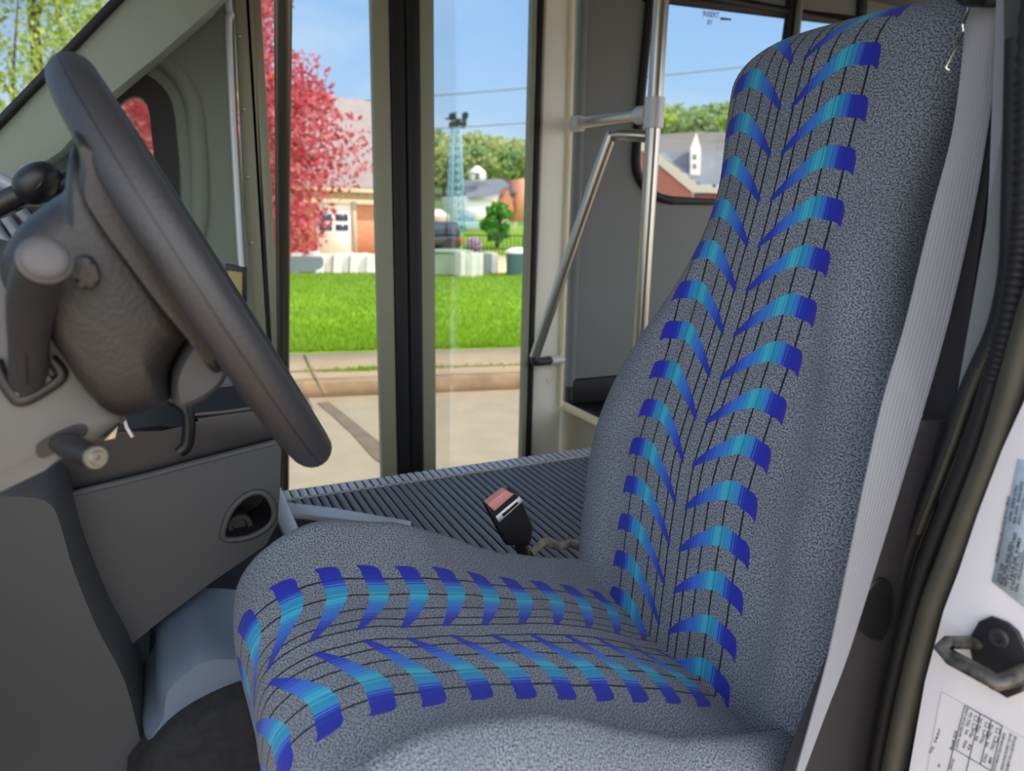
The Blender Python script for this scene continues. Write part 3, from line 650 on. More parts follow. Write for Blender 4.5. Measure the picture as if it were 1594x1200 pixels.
# A pillar (far side) and windscreen
YA = 2.14
prism_ = prism('trim_12', PY_([(-140, 332), (0, 196), (194, -6), (260, -76), (420, -76), (338, 5), (255, 78), (165, 152), (95, 235), (-140, 420)], YA), V((0, .14, 0)), M('pillar_green', (142, 150, 140), .65), None, .03, 5)
struct(prism_, 'grey-green far windscreen pillar', 'trim')
ws = thing('window_3', AY(90, 95, 1.3), 'windscreen at the upper left with trees beyond', 'window'); ws['kind'] = 'structure'
e0, e1 = AY(-420, 600, YA + .05), AY(300, -105, YA + .05)
dirp = (e1 - e0)
wp = [e0, e1, V((e1.x, .45, e1.z)), V((e0.x, .45, e0.z))]
nrm = dirp.cross(V((0, 1, 0))).normalized()
prism('pane', wp, nrm * .005, 'glass', ws)
tube('black_edge', PY_([(-140, 330), (0, 190), (194, -12), (262, -82)], YA - .005), .011, 'black_rubber', ws, 8)
# ceiling, header, left wall
struct(box('ceiling', (-.55, .36, 2.70), (4.2, 2.46, 2.75), 'panel_grey'), 'bus ceiling', 'ceiling')
struct(prism('wall_left', [V((.66, .30, .4)), V((4.2, .30, .4)), V((4.2, .30, 2.75)), V((.66, .30, 2.75))], V((0, .10, 0)), 'panel_grey', holes=[[V((a, .30, c)) for a, c in ((x0, 1.35), (x0 + .95, 1.35), (x0 + .95, 2.5), (x0, 2.5))] for x0 in (1.9, 3.0)]), 'left side wall behind the driver door', 'wall')
struct(box('trim_13', (-.7, .30, 2.22), (.70, .40, 2.75), 'panel_grey'), 'header above the driver door opening', 'trim')

# ================================================================== RAILS
pole_xy = AZ(1002, 450, 1.40) if False else None
PX0 = 1.40; 
pl = AX(1013, 260, 1.405); PYY = pl.y
pole = thing('stanchion_pole', (PX0, PYY, FZ), 'vertical steel grab pole at the corner of the stepwell', 'pole')
tube('pole_tube', [V((pl.x, pl.y, FZ)), V((pl.x, pl.y, 1.9)), V((pl.x, pl.y, 2.70))], .0235, 'steel', pole, 20)
zt = AX(1018, 176, pl.x).z
lathe('tee_fitting', V((pl.x, pl.y, zt - .045)), (0, 0, 1), [(0, .0245), (0, .031), (.09, .031), (.09, .0245)], 'alu', pole)
rail = thing('cross_rail', V((pl.x, 2.1, zt)), 'short horizontal steel rail from the pole to the wall trim', 'rail')
e_ = AY(897, 193, YD - .03)
a_ = V((pl.x, pl.y + .032, zt)); dd = (e_ - a_).normalized()
tube('rail_tube', [a_, a_.lerp(e_, .5), e_], .0205, 'steel', rail, 20)
lathe('wall_flange', e_, -dd, [(-.01, .027), (.03, .027), (.034, .022)], 'alu', rail)
lathe('pole_socket', a_, dd, [(-.006, .028), (.045, .028), (.05, .022)], 'alu', rail)
hr = thing('handrail', AY(850, 560, 2.25), 'bent steel handrail sloping down from the pole to the door panel', 'handrail')
zb = AX(1008, 213, pl.x).z
k0 = V((pl.x - .01, pl.y + .02, zb)); k1 = AY(955, 212, 2.03); k2 = AY(943, 232, 2.05); k3 = AY(880, 415, 2.16); k4 = AY(832, 556, 2.24)
tube('rail_tube', smooth_path([k0, AY(985, 211, 1.97), k1, k2, k3, k4], 6), .0185, 'steel', hr, 18)
b0 = AY(835, 563, 2.235); b1 = AY(873, 560, YD - .012)
tube('end_bracket', smooth_path([k4 + V((0, 0, .0)), b0, b0.lerp(b1, .55)], 5), .0165, 'dark_plastic', hr, 16)
tube('bracket_foot', [b0.lerp(b1, .5), b1], .019, 'alu', hr, 16)
cpt = smooth_path([b0.lerp(b1, .5) + V((0, 0, -.02)), AY(862, 575, 2.27), AY(860, 590, 2.27), AY(854, 598, 2.27), AY(851, 588, 2.27)], 5)
tube('wire_clip', cpt, .003, 'cream_trim', hr, 8)
dg = thing('door_grab_bar', AY(440, 720, 2.22), 'tall dark steel grab bar at the front of the entry door', 'grab bar')
tube('bar_tube', [AY(441, -60, 1.62), AY(440, 300, 1.95), AY(441, 600, 2.24), AY(441, 760, 2.30)], .0185, M('dark_steel', (120, 116, 106), .3, .8), dg, 18)

# ================================================================== B PILLAR, JAMB, STRIKER, STICKERS
XJ = .60
jb = [(1760, -300), (1725, 0), (1690, 300), (1640, 540), (1594, 625), (1560, 700), (1522, 800), (1492, 890), (1469, 950), (1440, 1060), (1416, 1195), (1400, 1300), (1370, 1480), (1900, 1480), (2000, 540), (2050, -300)]
struct(prism('wall_door_jamb', PX_(jb, XJ), V((.05, 0, 0)), 'white_paint', None, .004), 'white painted door jamb on the right', 'wall')
struct(tube('trim_14', smooth_path(PX_([(1740, -300), (1705, 0), (1672, 300), (1612, 480), (1586, 570), (1551, 690), (1511, 795), (1478, 880), (1450, 955), (1420, 1070), (1392, 1200), (1376, 1300)], XJ + .012), 6), .0125, 'olive_rubber', None, 12, flat=.9), 'dull olive inner lip of the door opening', 'trim')
# ribbed black weatherstrip
wp_ = smooth_path(PX_([(1640, -300), (1604, 60), (1599, 200), (1594, 330), (1583, 430), (1563, 530), (1540, 610), (1510, 705), (1472, 800), (1437, 890), (1410, 985), (1386, 1085), (1364, 1200), (1350, 1300)], XJ + .03), 24)
nw = len(wp_)
rr_ = [(.0085 + (.0014 if i % 3 == 0 else 0) * (1 if i < nw * .45 else .15)) for i in range(nw)]
struct(tube('trim_15', wp_, rr_, 'black_rubber', None, 12), 'ribbed black rubber weatherstrip around the door opening', 'trim')
wp2 = smooth_path(PX_([(1580, 60), (1577, 200), (1573, 330), (1569, 420), (1550, 510), (1510, 600), (1478, 690), (1440, 790), (1407, 880), (1392, 960), (1372, 1060), (1352, 1180), (1330, 1300)], XJ + .05), 8)
struct(tube('trim_16', wp2, .0075, 'black_rubber', None, 12), 'inner black seal beside the ribbed weatherstrip', 'trim')
struct(tube('trim_17', [p + V((-.006, -.006, 0)) for p in wp2[:60]], .003, 'olive_rubber', None, 8), 'thin olive bead on the inner door seal', 'trim')
struct(prism('trim_18', PX_([(1556, -80), (1546, 150), (1536, 300), (1500, 560), (1470, 690), (1420, 860), (1395, 990), (1360, 1130), (1335, 1300), (1080, 1300), (1180, 1180), (1270, 1000), (1330, 800), (1400, 560), (1470, 300), (1520, 100), (1530, -80)], XJ + .11), V((.03, 0, 0)), 'pillar_cloth', None, .006), 'dark pillar trim behind the seat belt', 'trim')
struct(prism('trim_21', PY_([(1425, 680), (1385, 760), (1348, 880), (1303, 1020), (1262, 1120), (1222, 1230), (1200, 1320), (1345, 1320), (1366, 1150), (1396, 1000), (1440, 860), (1472, 760), (1495, 680), (1500, 655), (1440, 655)], .414), V((0, .010, 0)), 'pillar_cloth', None, .003), 'dark lower pillar trim between the seat and the door seal', 'trim')
struct(prism('trim_19', PX_([(1558, -80), (1700, -80), (1700, 420), (1580, 420), (1568, 330), (1563, 150)], XJ + .055), V((.04, 0, 0)), 'olive_rubber', None, .006), 'olive grey upper door pillar at the right edge', 'trim')
struct(prism('trim_20', smooth_path(PY_([(1345, 930), (1372, 900), (1392, 915), (1388, 960), (1375, 998), (1350, 990), (1332, 970)], .411), 3, True), V((0, .006, 0)), 'black_plastic', None, .004), 'black oval cap at the foot of the pillar trim', 'trim')
# striker
sk = thing('door_striker', AX(1555, 1020, XJ), 'black metal door latch striker bolted to the white jamb', 'striker')
prism('base_plate', PX_([(1512, 1003), (1517, 985), (1527, 966), (1546, 958), (1572, 968), (1588, 982), (1600, 1008), (1612, 1050), (1600, 1072), (1574, 1084), (1544, 1070), (1520, 1040)], XJ - .0005), V((-.004, 0, 0)), 'black_plastic', sk, .0015)
lpth = [AX(1520, 1000, XJ - .002), AX(1478, 1000, XJ - .028), AX(1466, 1008, XJ - .032), AX(1482, 1024, XJ - .032), AX(1540, 1055, XJ - .032), AX(1553, 1062, XJ - .031), AX(1572, 1057, XJ - .026), AX(1604, 1042, XJ - .002)]
tube('striker_loop', lpth, .0048, M('worn_black_metal', (46, 46, 48), .35, .6, var=(60, .3, (120, 115, 105))), sk, 12, flat=1.5)
prism('lower_web', PX_([(1545, 1066), (1580, 1062), (1600, 1060), (1596, 1075), (1574, 1084)], XJ - .006), V((-.006, 0, 0)), 'black_plastic', sk, .001)
lathe('bolt', AX(1556, 992, XJ - .004), (-1, 0, 0), [(0, .0085), (.002, .0085), (.0035, .007), (.0035, .004), (.0015, .0035)], 'dark_plastic', sk, 20)
# stickers
def sticker(name, outline, mat, label):
    o = prism(name, PX_(outline, XJ - .0006), V((-.0003, 0, 0)), mat, None); return tag(o, label, 'sticker')
XT = XJ - .0012
MAT['blue_label'] = M('blue_label', (205, 222, 236), .35, var=(160, .1, (188, 208, 220)))
MAT['grey_label'] = M('grey_label', (214, 214, 216), .4)
s1_ = sticker('certification_sticker', [(1544, 905), (1585, 714), (1660, 735), (1620, 965)], 'blue_label', 'pale blue sticker with small black print above the striker')
def tl_(s, a, b, h=.0026, bold=.012): return text_geo(s, AX(a[0], a[1], XT), AX(b[0], b[1], XT), (0, 1, 0), h, bold)
lines = [('INCOMPLETE VEHICLE MFD. BY FORD MOTOR COMPANY', (1553, 876), (1573, 773)),
         ('DATE: 12/06', (1556, 907), (1562, 878)), ('GVWR: 14050LB/ 6373KG', (1574, 812), (1585, 756)),
         ('FRONT GAWR:  4600LB  2087KG', (1561, 911), (1576, 845)), ('REAR GAWR:   9450LB 4287KG', (1581, 816), (1594, 750)),
         ('WITH  LT225/75R16E TIRES', (1567, 914), (1583, 830)), ('WITH LT225/75R16E', (1588, 818), (1599, 768)),
         ('16x6.0K RIMS', (1575, 903), (1590, 838)), ('AT 450 kPa/ 65 PSI COLD', (1577, 920), (1591, 860)), ('VIN: 1FDXE45P97DA', (1584, 923), (1600, 850))]
obj('printed_text', *join([tl_(*l) for l in lines]), 'print', s1_, False)
s2_ = sticker('tyre_sticker', [(1466, 1077), (1600, 1152), (1660, 1186), (1600, 1400), (1420, 1330)], 'grey_label', 'grey printed sticker with boxed table below the striker')
lines = [('DATE', (1449, 1173), (1455, 1164)), ('04/07', (1457, 1157), (1465, 1136)), ('Bus# 324', (1482, 1168), (1490, 1139)),
         ('COLD INFL. PRESS./PRESS. DE GONF. A FROID', (1490, 1166), (1508, 1103)), ('450', (1501, 1166), (1506, 1154)), ('65', (1509, 1168), (1513, 1160)),
         ('KPA', (1505, 1144), (1508, 1137)), ('SINGLE', (1507, 1132), (1511, 1121)), ('DUAL', (1511, 1118), (1514, 1110)), ('PSI/LPC', (1512, 1149), (1518, 1135)),
         ('KPA', (1521, 1154), (1524, 1147)), ('SINGLE', (1522, 1141), (1527, 1130)), ('DUAL', (1526, 1127), (1530, 1119)), ('PSI/LPC', (1528, 1158), (1535, 1145)),
         ('550', (1533, 1188), (1538, 1175)), ('80', (1542, 1190), (1545, 1180)), ('KPA', (1537, 1163), (1540, 1156)), ('SINGLE', (1539, 1151), (1544, 1140)), ('DUAL', (1543, 1137), (1547, 1129)), ('PSI/LPC', (1545, 1168), (1551, 1154)),
         ('DATE OF MANUFACTURE SHOWN ABOVE.', (1549, 1202), (1566, 1142)), ('REGULATIONS IN EFFECT ON THE', (1561, 1200), (1576, 1143)), ('REGLEMENT SUR LA SECURITE DES', (1568, 1205), (1583, 1147)),
         ('VEHICULE', (1481, 1200), (1486, 1182)), ('AV', (1462, 1196), (1465, 1190))]
geos = [tl_(*l, h=.0023) for l in lines]
def ln(a, b, r=.00035): return tube_geo([AX(*a, XT), AX(*b, XT)], r, 4)
for a, b in (((1502, 1098), (1560, 1130)), ((1502, 1098), (1484, 1165)), ((1484, 1165), (1543, 1200)), ((1560, 1130), (1543, 1200)), ((1526, 1111), (1509, 1180)), ((1543, 1121), (1526, 1190)), ((1484, 1165), (1474, 1205)), ((1509, 1180), (1503, 1205))):
    geos.append(ln(a, b))
for cx_, cy_ in ((1519, 1118), (1516, 1130), (1536, 1128), (1533, 1140), (1553, 1137), (1550, 1150)):
    q4 = [(cx_ - 3, cy_ + 3), (cx_ - 1.5, cy_ - 4), (cx_ + 4, cy_ - 1), (cx_ + 2.5, cy_ + 5)]
    for i in range(4): geos.append(ln(q4[i], q4[(i + 1) % 4], .00022))
obj('printed_text', *join(geos), 'print', s2_, False)

# ================================================================== OUTDOORS
MAT['asphalt'] = M('road', (206, 180, 144), .9, var=(3.5, .12), bump=(60, .3, .01))
MAT['concrete'] = M('sidewalk', (176, 148, 116), .9, var=(1.5, .15), bump=(60, .2, .01))
MAT['curb'] = M('curb', (168, 134, 100), .9, var=(4, .4))
MAT['lawn'] = M('lawn', (112, 150, 18), .9, var=(1.1, 0, (140, 170, 26)), bump=(40, .6, .03))
MAT['brick'] = None
def brick(name, a, b, c, sx=1.0):
    m = bpy.data.materials.new(name); m.use_nodes = True; t = NT(m); p = t.n['Principled BSDF']
    tc = t.new('ShaderNodeTexCoord'); mp = t.new('ShaderNodeMapping'); mp.inputs['Rotation'].default_value = (math.pi / 2, 0, 0)
    t.link(tc.outputs['Object'], mp.inputs[0]); br = t.new('ShaderNodeTexBrick'); t.link(mp.outputs[0], br.inputs[0])
    br.inputs['Color1'].default_value = lin(a) + (1,); br.inputs['Color2'].default_value = lin(b) + (1,); br.inputs['Mortar'].default_value = lin(c) + (1,)
    br.inputs['Scale'].default_value = 1.0; br.inputs['Brick Width'].default_value = .22; br.inputs['Row Height'].default_value = .075; br.inputs['Mortar Size'].default_value = .008
    t.link(br.outputs[0], p.inputs[0]); p.inputs['Roughness'].default_value = .9; return m
MAT['brick'] = brick('orange_brick', (200, 120, 82), (186, 106, 72), (205, 170, 140))
MAT['red_brick'] = brick('red_brick', (150, 84, 72), (138, 74, 64), (150, 110, 98))
MAT['roof_tan'] = M('roof_tan', (160, 142, 138), .9, var=(3, .12))
MAT['roof_grey'] = M('roof_grey', (124, 124, 130), .9, var=(3, .15))
MAT['house_white'] = M('house_white', (240, 232, 222), .7)
MAT['cream'] = M('cream_paint', (244, 232, 205), .7)
MAT['bark'] = M('bark', (96, 72, 60), .9, var=(6, .4))
MAT['dark_car'] = M('dark_car', (24, 26, 32), .25, coat=.5)
MAT['car_glass'] = M('car_glass', (52, 70, 100), .1)
MAT['tyre'] = M('tyre', (38, 38, 40), .8)
MAT['stone'] = M('pale_stone', (222, 214, 204), .8, var=(6, .1))
MAT['stone_grey'] = M('grey_stone', (130, 136, 140), .8)
MAT['green_box'] = M('green_box', (140, 156, 130), .6)
MAT['iron'] = M('iron', (40, 46, 44), .5)
MAT['teal'] = M('teal_plastic', (70, 104, 104), .6)
MAT['sand'] = M('drive', (228, 196, 150), .9, var=(2, .1))

def far(x, y, dist): r = ray(x, y); k = dist / math.hypot(r[0], r[1]); return V((r[0] * k, r[1] * k, CZ + r[2] * k))
def G(x, y, z=0.0): return AZ(x, y, z)
# curb line fitted to the photograph, nearly parallel to the bus
c0, c1 = G(450, 620), G(800, 606)
cd = (c1 - c0).normalized(); cn = V((-cd.y, cd.x, 0))
if cn.y < 0: cn = -cn
def strip(name, d0, d1, z0, z1, mat, l0=-60, l1=60):
    a = c0 + cn * d0; b = c0 + cn * d1
    pts = [a + cd * l0, a + cd * l1, b + cd * l1, b + cd * l0]
    return prism(name, [V((p.x, p.y, z0)) for p in pts], V((0, 0, z1 - z0)), mat)
g_in = (G(625, 545) - c0).dot(cn)
struct(strip('floor_road', -40, 0, -.10, 0.0, 'asphalt'), 'pale road surface outside the entry door', 'road')
kerb_h = .14
struct(strip('trim_kerb', 0, .20, -.1, kerb_h, 'curb'), 'brown stained kerb along the road', 'kerb')
def GZ(x, y): return AZ(x, y, kerb_h)
d_k = (GZ(625, 545) - c0).dot(cn); 
struct(strip('floor_sidewalk', .20, d_k, -.1, kerb_h - .005, 'concrete'), 'sunlit tan sidewalk between kerb and lawn', 'sidewalk')
d_far = (GZ(625, 425) - c0).dot(cn)
struct(strip('floor_lawn', d_k, d_far, -.1, kerb_h, 'lawn'), 'bright green lawn beyond the sidewalk', 'lawn')
struct(strip('floor_drive', d_far, d_far + 9, -.1, kerb_h - .01, 'sand'), 'sandy paved drive behind the lawn', 'drive')
struct(strip('floor_field', d_far + 9, d_far + 420, -.1, kerb_h - .02, 'lawn', -250, 350), 'green field in the distance', 'field')
dark_road = struct(prism('tar_patch', [V((p.x, p.y, 0)) for p in (G(494, 628), G(512, 626), G(545, 652), G(592, 690), G(612, 716), G(606, 732), G(580, 712), G(548, 676), G(518, 648))], V((0, 0, .006)), M('tar', (128, 108, 86), .9, var=(8, .25))), 'dark irregular crack-seal stripe on the road', 'road patch')  # darker brown irregular stripe lying on the road surface
# paving joints with weeds
for k, (px_, py_) in enumerate(((470, 560),)):
    pass
jt = []
for x, y, x2, y2 in ((475, 553, 492, 590), (492, 590, 505, 612)):
    jt.append(tube_geo([GZ(x, y), GZ(x2, y2)], .018, 5))
jt.append(tube_geo([c0 + cn * .55 + cd * -1 + V((0, 0, kerb_h)), c0 + cn * .55 + cd * 8 + V((0, 0, kerb_h))], .010, 5))
o = obj('sidewalk_joint', *join(jt), M('joint_dirt', (150, 124, 92), .95), None); struct(o, 'dirt filled joints in the sidewalk', 'joint')
def blades(name, pts, h, w, mat):
    vs, fs = [], []
    for p in pts:
        a = random.uniform(0, 6.283); hh = h * random.uniform(.5, 1.2); d = V((math.cos(a), math.sin(a), 0)) * w
        l = V((random.uniform(-1, 1), random.uniform(-1, 1), 0)) * hh * .5; k = len(vs)
        vs += [p - d, p + d, p + l + V((0, 0, hh))]; fs.append((k, k + 1, k + 2))
    return obj(name, vs, fs, mat, None, False)
MAT['blade'] = leaf_mat('grass_blade', (112, 152, 12), (134, 172, 20), (160, 188, 40))
pts = []
for i in range(42000):
    f = random.random() ** 1.6; d = d_k + .03 + f * (d_far - d_k)
    s = random.uniform(-1.5, 7 + f * 7)
    p = c0 + cn * d + cd * s; pts.append(V((p.x, p.y, kerb_h)))
tag(blades('lawn_grass', pts, .075, .012, MAT['blade']), 'bright green grass blades covering the lawn', 'grass', kind='stuff')
pts = []
for i in range(700):
    p = c0 + cn * (.55 + random.gauss(0, .04)) + cd * (random.uniform(0.1, 6) if random.random() < .6 else random.gauss(.75, .18)); pts.append(V((p.x, p.y, kerb_h)))
tag(blades('sidewalk_weeds', pts, .045, .008, MAT['blade']), 'small weeds growing in the sidewalk joint', 'weeds', kind='stuff')

def leaves(pts, size, flat=0):
    vs, fs = [], []
    for p in pts:
        n = V((random.gauss(0, 1), random.gauss(0, 1), random.gauss(0, 1) + flat)).normalized(); u = n.orthogonal().normalized()
        a = random.uniform(0, 6.28); u2 = u * math.cos(a) + n.cross(u) * math.sin(a); w = n.cross(u2); s = size * random.uniform(.6, 1.3); k = len(vs)
        vs += [p - u2 * s, p + w * s * .55, p + u2 * s, p - w * s * .55]; fs.append((k, k + 1, k + 2, k + 3))
    return vs, fs
def blob_pts(n, centres):
    out = []; w = [r ** 2 for _, r in centres]
    for _ in range(n):
        c, r = random.choices(centres, w)[0]
        d = V((random.gauss(0, 1), random.gauss(0, 1), random.gauss(0, 1))).normalized() * r * (random.random() ** .4); out.append(c + d)
    return out
MAT['maple'] = leaf_mat('maple_leaf', (172, 52, 70), (208, 88, 98), (224, 132, 132))
MAT['spring'] = leaf_mat('spring_leaf', (128, 156, 50), (172, 186, 76), (204, 208, 120))
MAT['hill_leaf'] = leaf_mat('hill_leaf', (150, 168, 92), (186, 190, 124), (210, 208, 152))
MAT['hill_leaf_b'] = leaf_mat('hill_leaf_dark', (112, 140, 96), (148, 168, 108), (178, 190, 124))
MAT['bright_leaf'] = leaf_mat('bright_leaf', (62, 130, 40), (96, 168, 54), (136, 194, 76))
def tree(name, base, h, prof, nl, size, mat, label, cat, trunk_r, group=None, stems=1, xs=1.0, nb=60):
    """prof: (fraction of height, crown radius)"""
    t = thing(name, base, label, cat, group); base = V(base)
    hs = [f for f, _ in prof]; rs = [r for _, r in prof]
    cen = []
    for i in range(nb):
        f = random.uniform(hs[0], hs[-1]); r = float(np.interp(f, hs, rs)); a = random.uniform(0, 6.283); q = r * math.sqrt(random.random()) * .85
        cen.append((base + V((math.cos(a) * q * xs, math.sin(a) * q, f * h)), max(.12, r * random.uniform(.22, .42))))
    obj('crown', *leaves(blob_pts(nl, cen), size), mat, t, False)
    geos = []
    for k in range(stems):
        d = V((random.uniform(-.12, .12), random.uniform(-.12, .12), 0)) * h * (0 if stems == 1 else 1)
        path = [base + d * 0.1 + V((0, 0, -.1)), base + d * .4 + V((.03 * h * random.uniform(-1, 1), 0, h * .3)), base + d * .8 + V((.04 * h * random.uniform(-1, 1), 0, h * .6)), base + d + V((0, 0, h * .92))]
        path = smooth_path(path, 4); geos.append(tube_geo(path, [trunk_r * (1 - .85 * i / len(path)) for i in range(len(path))], 8))
        for c, r in random.sample(cen, min(len(cen), 16)):
            f = max(.1, (c.z - base.z) / h - .18); i = min(len(path) - 1, int(f * len(path)))
            geos.append(tube_geo([path[i], path[i].lerp(c, .5) + V((0, 0, .03 * h)), c], [trunk_r * .3, trunk_r * .2, trunk_r * .08], 5))
    obj('trunk', *join(geos), 'bark', t); return t
# red maple
mb = G(368, 418, .12)
dist = (mb - V(C0)).length; pm = dist / F
def zat(x, y, ref):               # height of pixel row y above ref at its distance
    r = ray(x, y); k = math.hypot(ref.x, ref.y) / math.hypot(r[0], r[1]); return CZ + r[2] * k
Hm = zat(395, -60, mb)
tree('maple_tree', mb, Hm, [(.06, 1.6), (.12, 2.5), (.22, 3.3), (.34, 3.5), (.45, 3.3), (.55, 2.9), (.68, 2.6), (.8, 2.1), (.9, 1.8), (1.0, 1.3)], 20000, .10, MAT['maple'], 'red-leaved maple tree in front of the garage', 'tree', .16, stems=2, nb=110)
# trees seen through the windscreen
for (px_, dd_, h, label, tr) in ((40, 26, 17, 'yellow-green spring tree seen through the windscreen, left of the other', .2), (150, 36, 22, 'slender yellow-green tree seen through the windscreen behind the pillar', .16)):
    r = ray(px_, 150); k = dd_ / math.hypot(r[0], r[1]); b = V((r[0] * k, r[1] * k, .1))
    tree('spring_tree', b, h, [(.1, 1.5), (.3, 4.2), (.5, 4.4), (.75, 3.6), (1, 1.6)], 11000, .095, MAT['spring'], label, 'tree', tr, stems=2, nb=70)

# garage
def bpx(x, y, ref): 
    r = ray(x, y); k = math.hypot(ref.x, ref.y) / math.hypot(r[0], r[1]); return V((r[0] * k, r[1] * k, CZ + r[2] * k))
gb = G(530, 404, .12); gdir = V((math.cos(math.radians(20)), math.sin(math.radians(20)), 0)); gn = V((-gdir.y, gdir.x, 0))
def onG(x, y):                    # point of pixel on the garage front plane
    r = V(ray(x, y)); t = (gb - V(C0)).dot(gn) / r.dot(gn); return V(C0) + r * t
gar = thing('garage_building', gb, 'low brick garage with white door behind the red tree', 'building')
zt_ = onG(560, 318).z; zfr = onG(560, 300).z; zb_ = .12
def gq(x0, x1, z0, z1, dep, mat, name, off=0, par=gar):
    a = gb + gdir * x0 + gn * off; b = gb + gdir * x1 + gn * off
    return prism(name, [V((a.x, a.y, z0)), V((b.x, b.y, z0)), V((b.x, b.y, z1)), V((a.x, a.y, z1))], gn * dep, mat, par)
def gx(x, y=380): return (onG(x, y) - gb).dot(gdir)
gq(gx(330), gx(646), zb_, zt_, 8, 'brick', 'brick_wall')
gq(gx(326), gx(650), zt_, zt_ + (zfr - zt_) * .45, 8.2, 'cream', 'cornice', -.1)
gq(gx(326), gx(650), zt_ + (zfr - zt_) * .45, zfr, 8.2, M('frieze', (176, 160, 128), .8, var=(9, .3)), 'frieze', -.12)
gq(gx(322), gx(652), zfr, zfr + .18, 8.5, 'cream', 'gutter', -.4)
zr = onG(560, 222).z; a = gb + gdir * gx(318) - gn * .45; b = gb + gdir * gx(654) - gn * .45
za = zfr + .16
rf = [V((a.x, a.y, za)), V((b.x, b.y, za)), V((b.x, b.y, za)) + gn * 4.5 + V((0, 0, 3.6)), V((a.x, a.y, za)) + gn * 4.5 + V((0, 0, 3.6))]
rf[2] = rf[2] + gdir * 2.2; rb_ = [rf[3], rf[2], rf[2] + gn * 4.5 - V((0, 0, 3.6)), rf[3] + gn * 4.5 - V((0, 0, 3.6))]
obj('roof', rf + rb_, [(0, 1, 2, 3), (4, 5, 6, 7)], 'roof_tan', gar, False)
dx0, dx1 = gx(492), gx(546); zd = onG(530, 318).z
gd = gq(dx0, dx1, zb_, zd, .12, 'house_white', 'garage_door', -.1)
gq(dx1, dx1 + .18, zb_, zd + .1, .2, M('door_trim', (190, 170, 140), .8), 'door_frame', -.14)
z1, z2, z3 = onG(530, 360).z, onG(530, 348).z, onG(530, 333).z
w_ = (dx1 - dx0)
for i in range(2):
    for (za_, zb2) in ((z1 + .03, z2 - .02), (z2 + .10, z3)):
        gq(dx0 + w_ * (.06 + i * .47), dx0 + w_ * (.42 + i * .47), za_, zb2, .05, 'car_glass', 'door_pane', -.13, gd)
# concrete blocks lined up before the garage
grp = 'pale slabs lined up along the far lawn edge'
def slab(base, w, d, h, rz, mat, name, label, group=None, lean=0.0):
    bm = bmesh.new(); vs, fs = box_geo((-w / 2, -d / 2, 0), (w / 2, d / 2, h)); bv = [bm.verts.new(v) for v in vs]
    for f in fs: bm.faces.new([bv[i] for i in f])
    for v in bv:
        if v.co.z > h * .5: v.co.y += lean
    bmesh.ops.bevel(bm, geom=list(bm.edges), offset=min(w, d, h) * .08, segments=2, affect='EDGES')
    o = frombm(name, bm, mat); o.location = base; o.rotation_euler.z = rz; return tag(o, label, 'slab', group)
proto = None
for i, x in enumerate((462, 486, 500, 513, 527, 540, 553, 566, 578)):
    base = G(x, 424 - (i % 2), kerb_h - .01)
    if proto is None:
        proto = slab(base, .22, .75, .52, -.35, 'stone', 'concrete_block', 'pale slanted concrete block in the row before the garage', 'concrete blocks before the garage', .25); proto['category'] = 'block'
    else:
        o = proto.copy(); COL.objects.link(o); o.location = base; o.rotation_euler.z = -.35 + random.uniform(-.06, .06); o.scale = (1, 1, random.uniform(.85, 1.05))
pl_ = slab(G(455, 424, kerb_h), 1.6, .5, .42, -.1, 'stone_grey', 'stone_bench', 'low grey stone slab at the left end of the block row'); pl_['category'] = 'slab'
# utility box, slabs
ub = thing('utility_box', G(690, 427, kerb_h - .01), 'green utility box at the lawn edge right of the black door seal', 'box')
bq = G(692, 428, kerb_h - .01)
o = slab(V((0, 0, 0)), 1.25, .9, .62, 0, 'green_box', 'cabinet', 'x'); 
for k in ('label', 'category'): del o[k]
o.location = bq; o.parent = ub; o.matrix_parent_inverse = ub.matrix_world.inverted()
o = box('lid', bq + V((-.66, -.48, .62)), bq + V((.66, .48, .68)), 'green_box', ub, .02)
for i, (x, y, w, d, h, mt, lb) in enumerate(((713, 430, .16, .7, .66, 'stone', 'pale upright slab touching the green utility box'), (722, 430, .10, .6, .58, 'stone', 'narrow pale slab second from the green utility box'),
        (731, 430, .22, .6, .62, 'stone', 'wide white slab in the middle of the slab row'), (741, 429, .16, .6, .62, 'stone', 'pale slab just left of the dark slab'),
        (752, 426, .20, .6, .56, 'stone_grey', 'dark grey slab in the row right of the utility box'), (763, 425, .22, .6, .58, 'stone', 'last pale slab at the right end of the slab row'))):
    slab(G(x, y, kerb_h - .01), w, d, h, .05, mt, 'stone_slab', lb, 'upright slabs beside the utility box')
cn_ = thing('litter_bin', G(806, 428, kerb_h - .01), 'teal litter bin beside the right door seal', 'bin')
pb = G(806, 428, kerb_h - .01); lathe('bin_body', pb, (0, 0, 1), [(0, .30), (.02, .32), (.6, .34), (.6, .30)], 'teal', cn_); lathe('bin_lid', pb + V((0, 0, .6)), (0, 0, 1), [(0, .37), (.06, .36), (.14, .2), (.16, .05)], 'house_white', cn_)
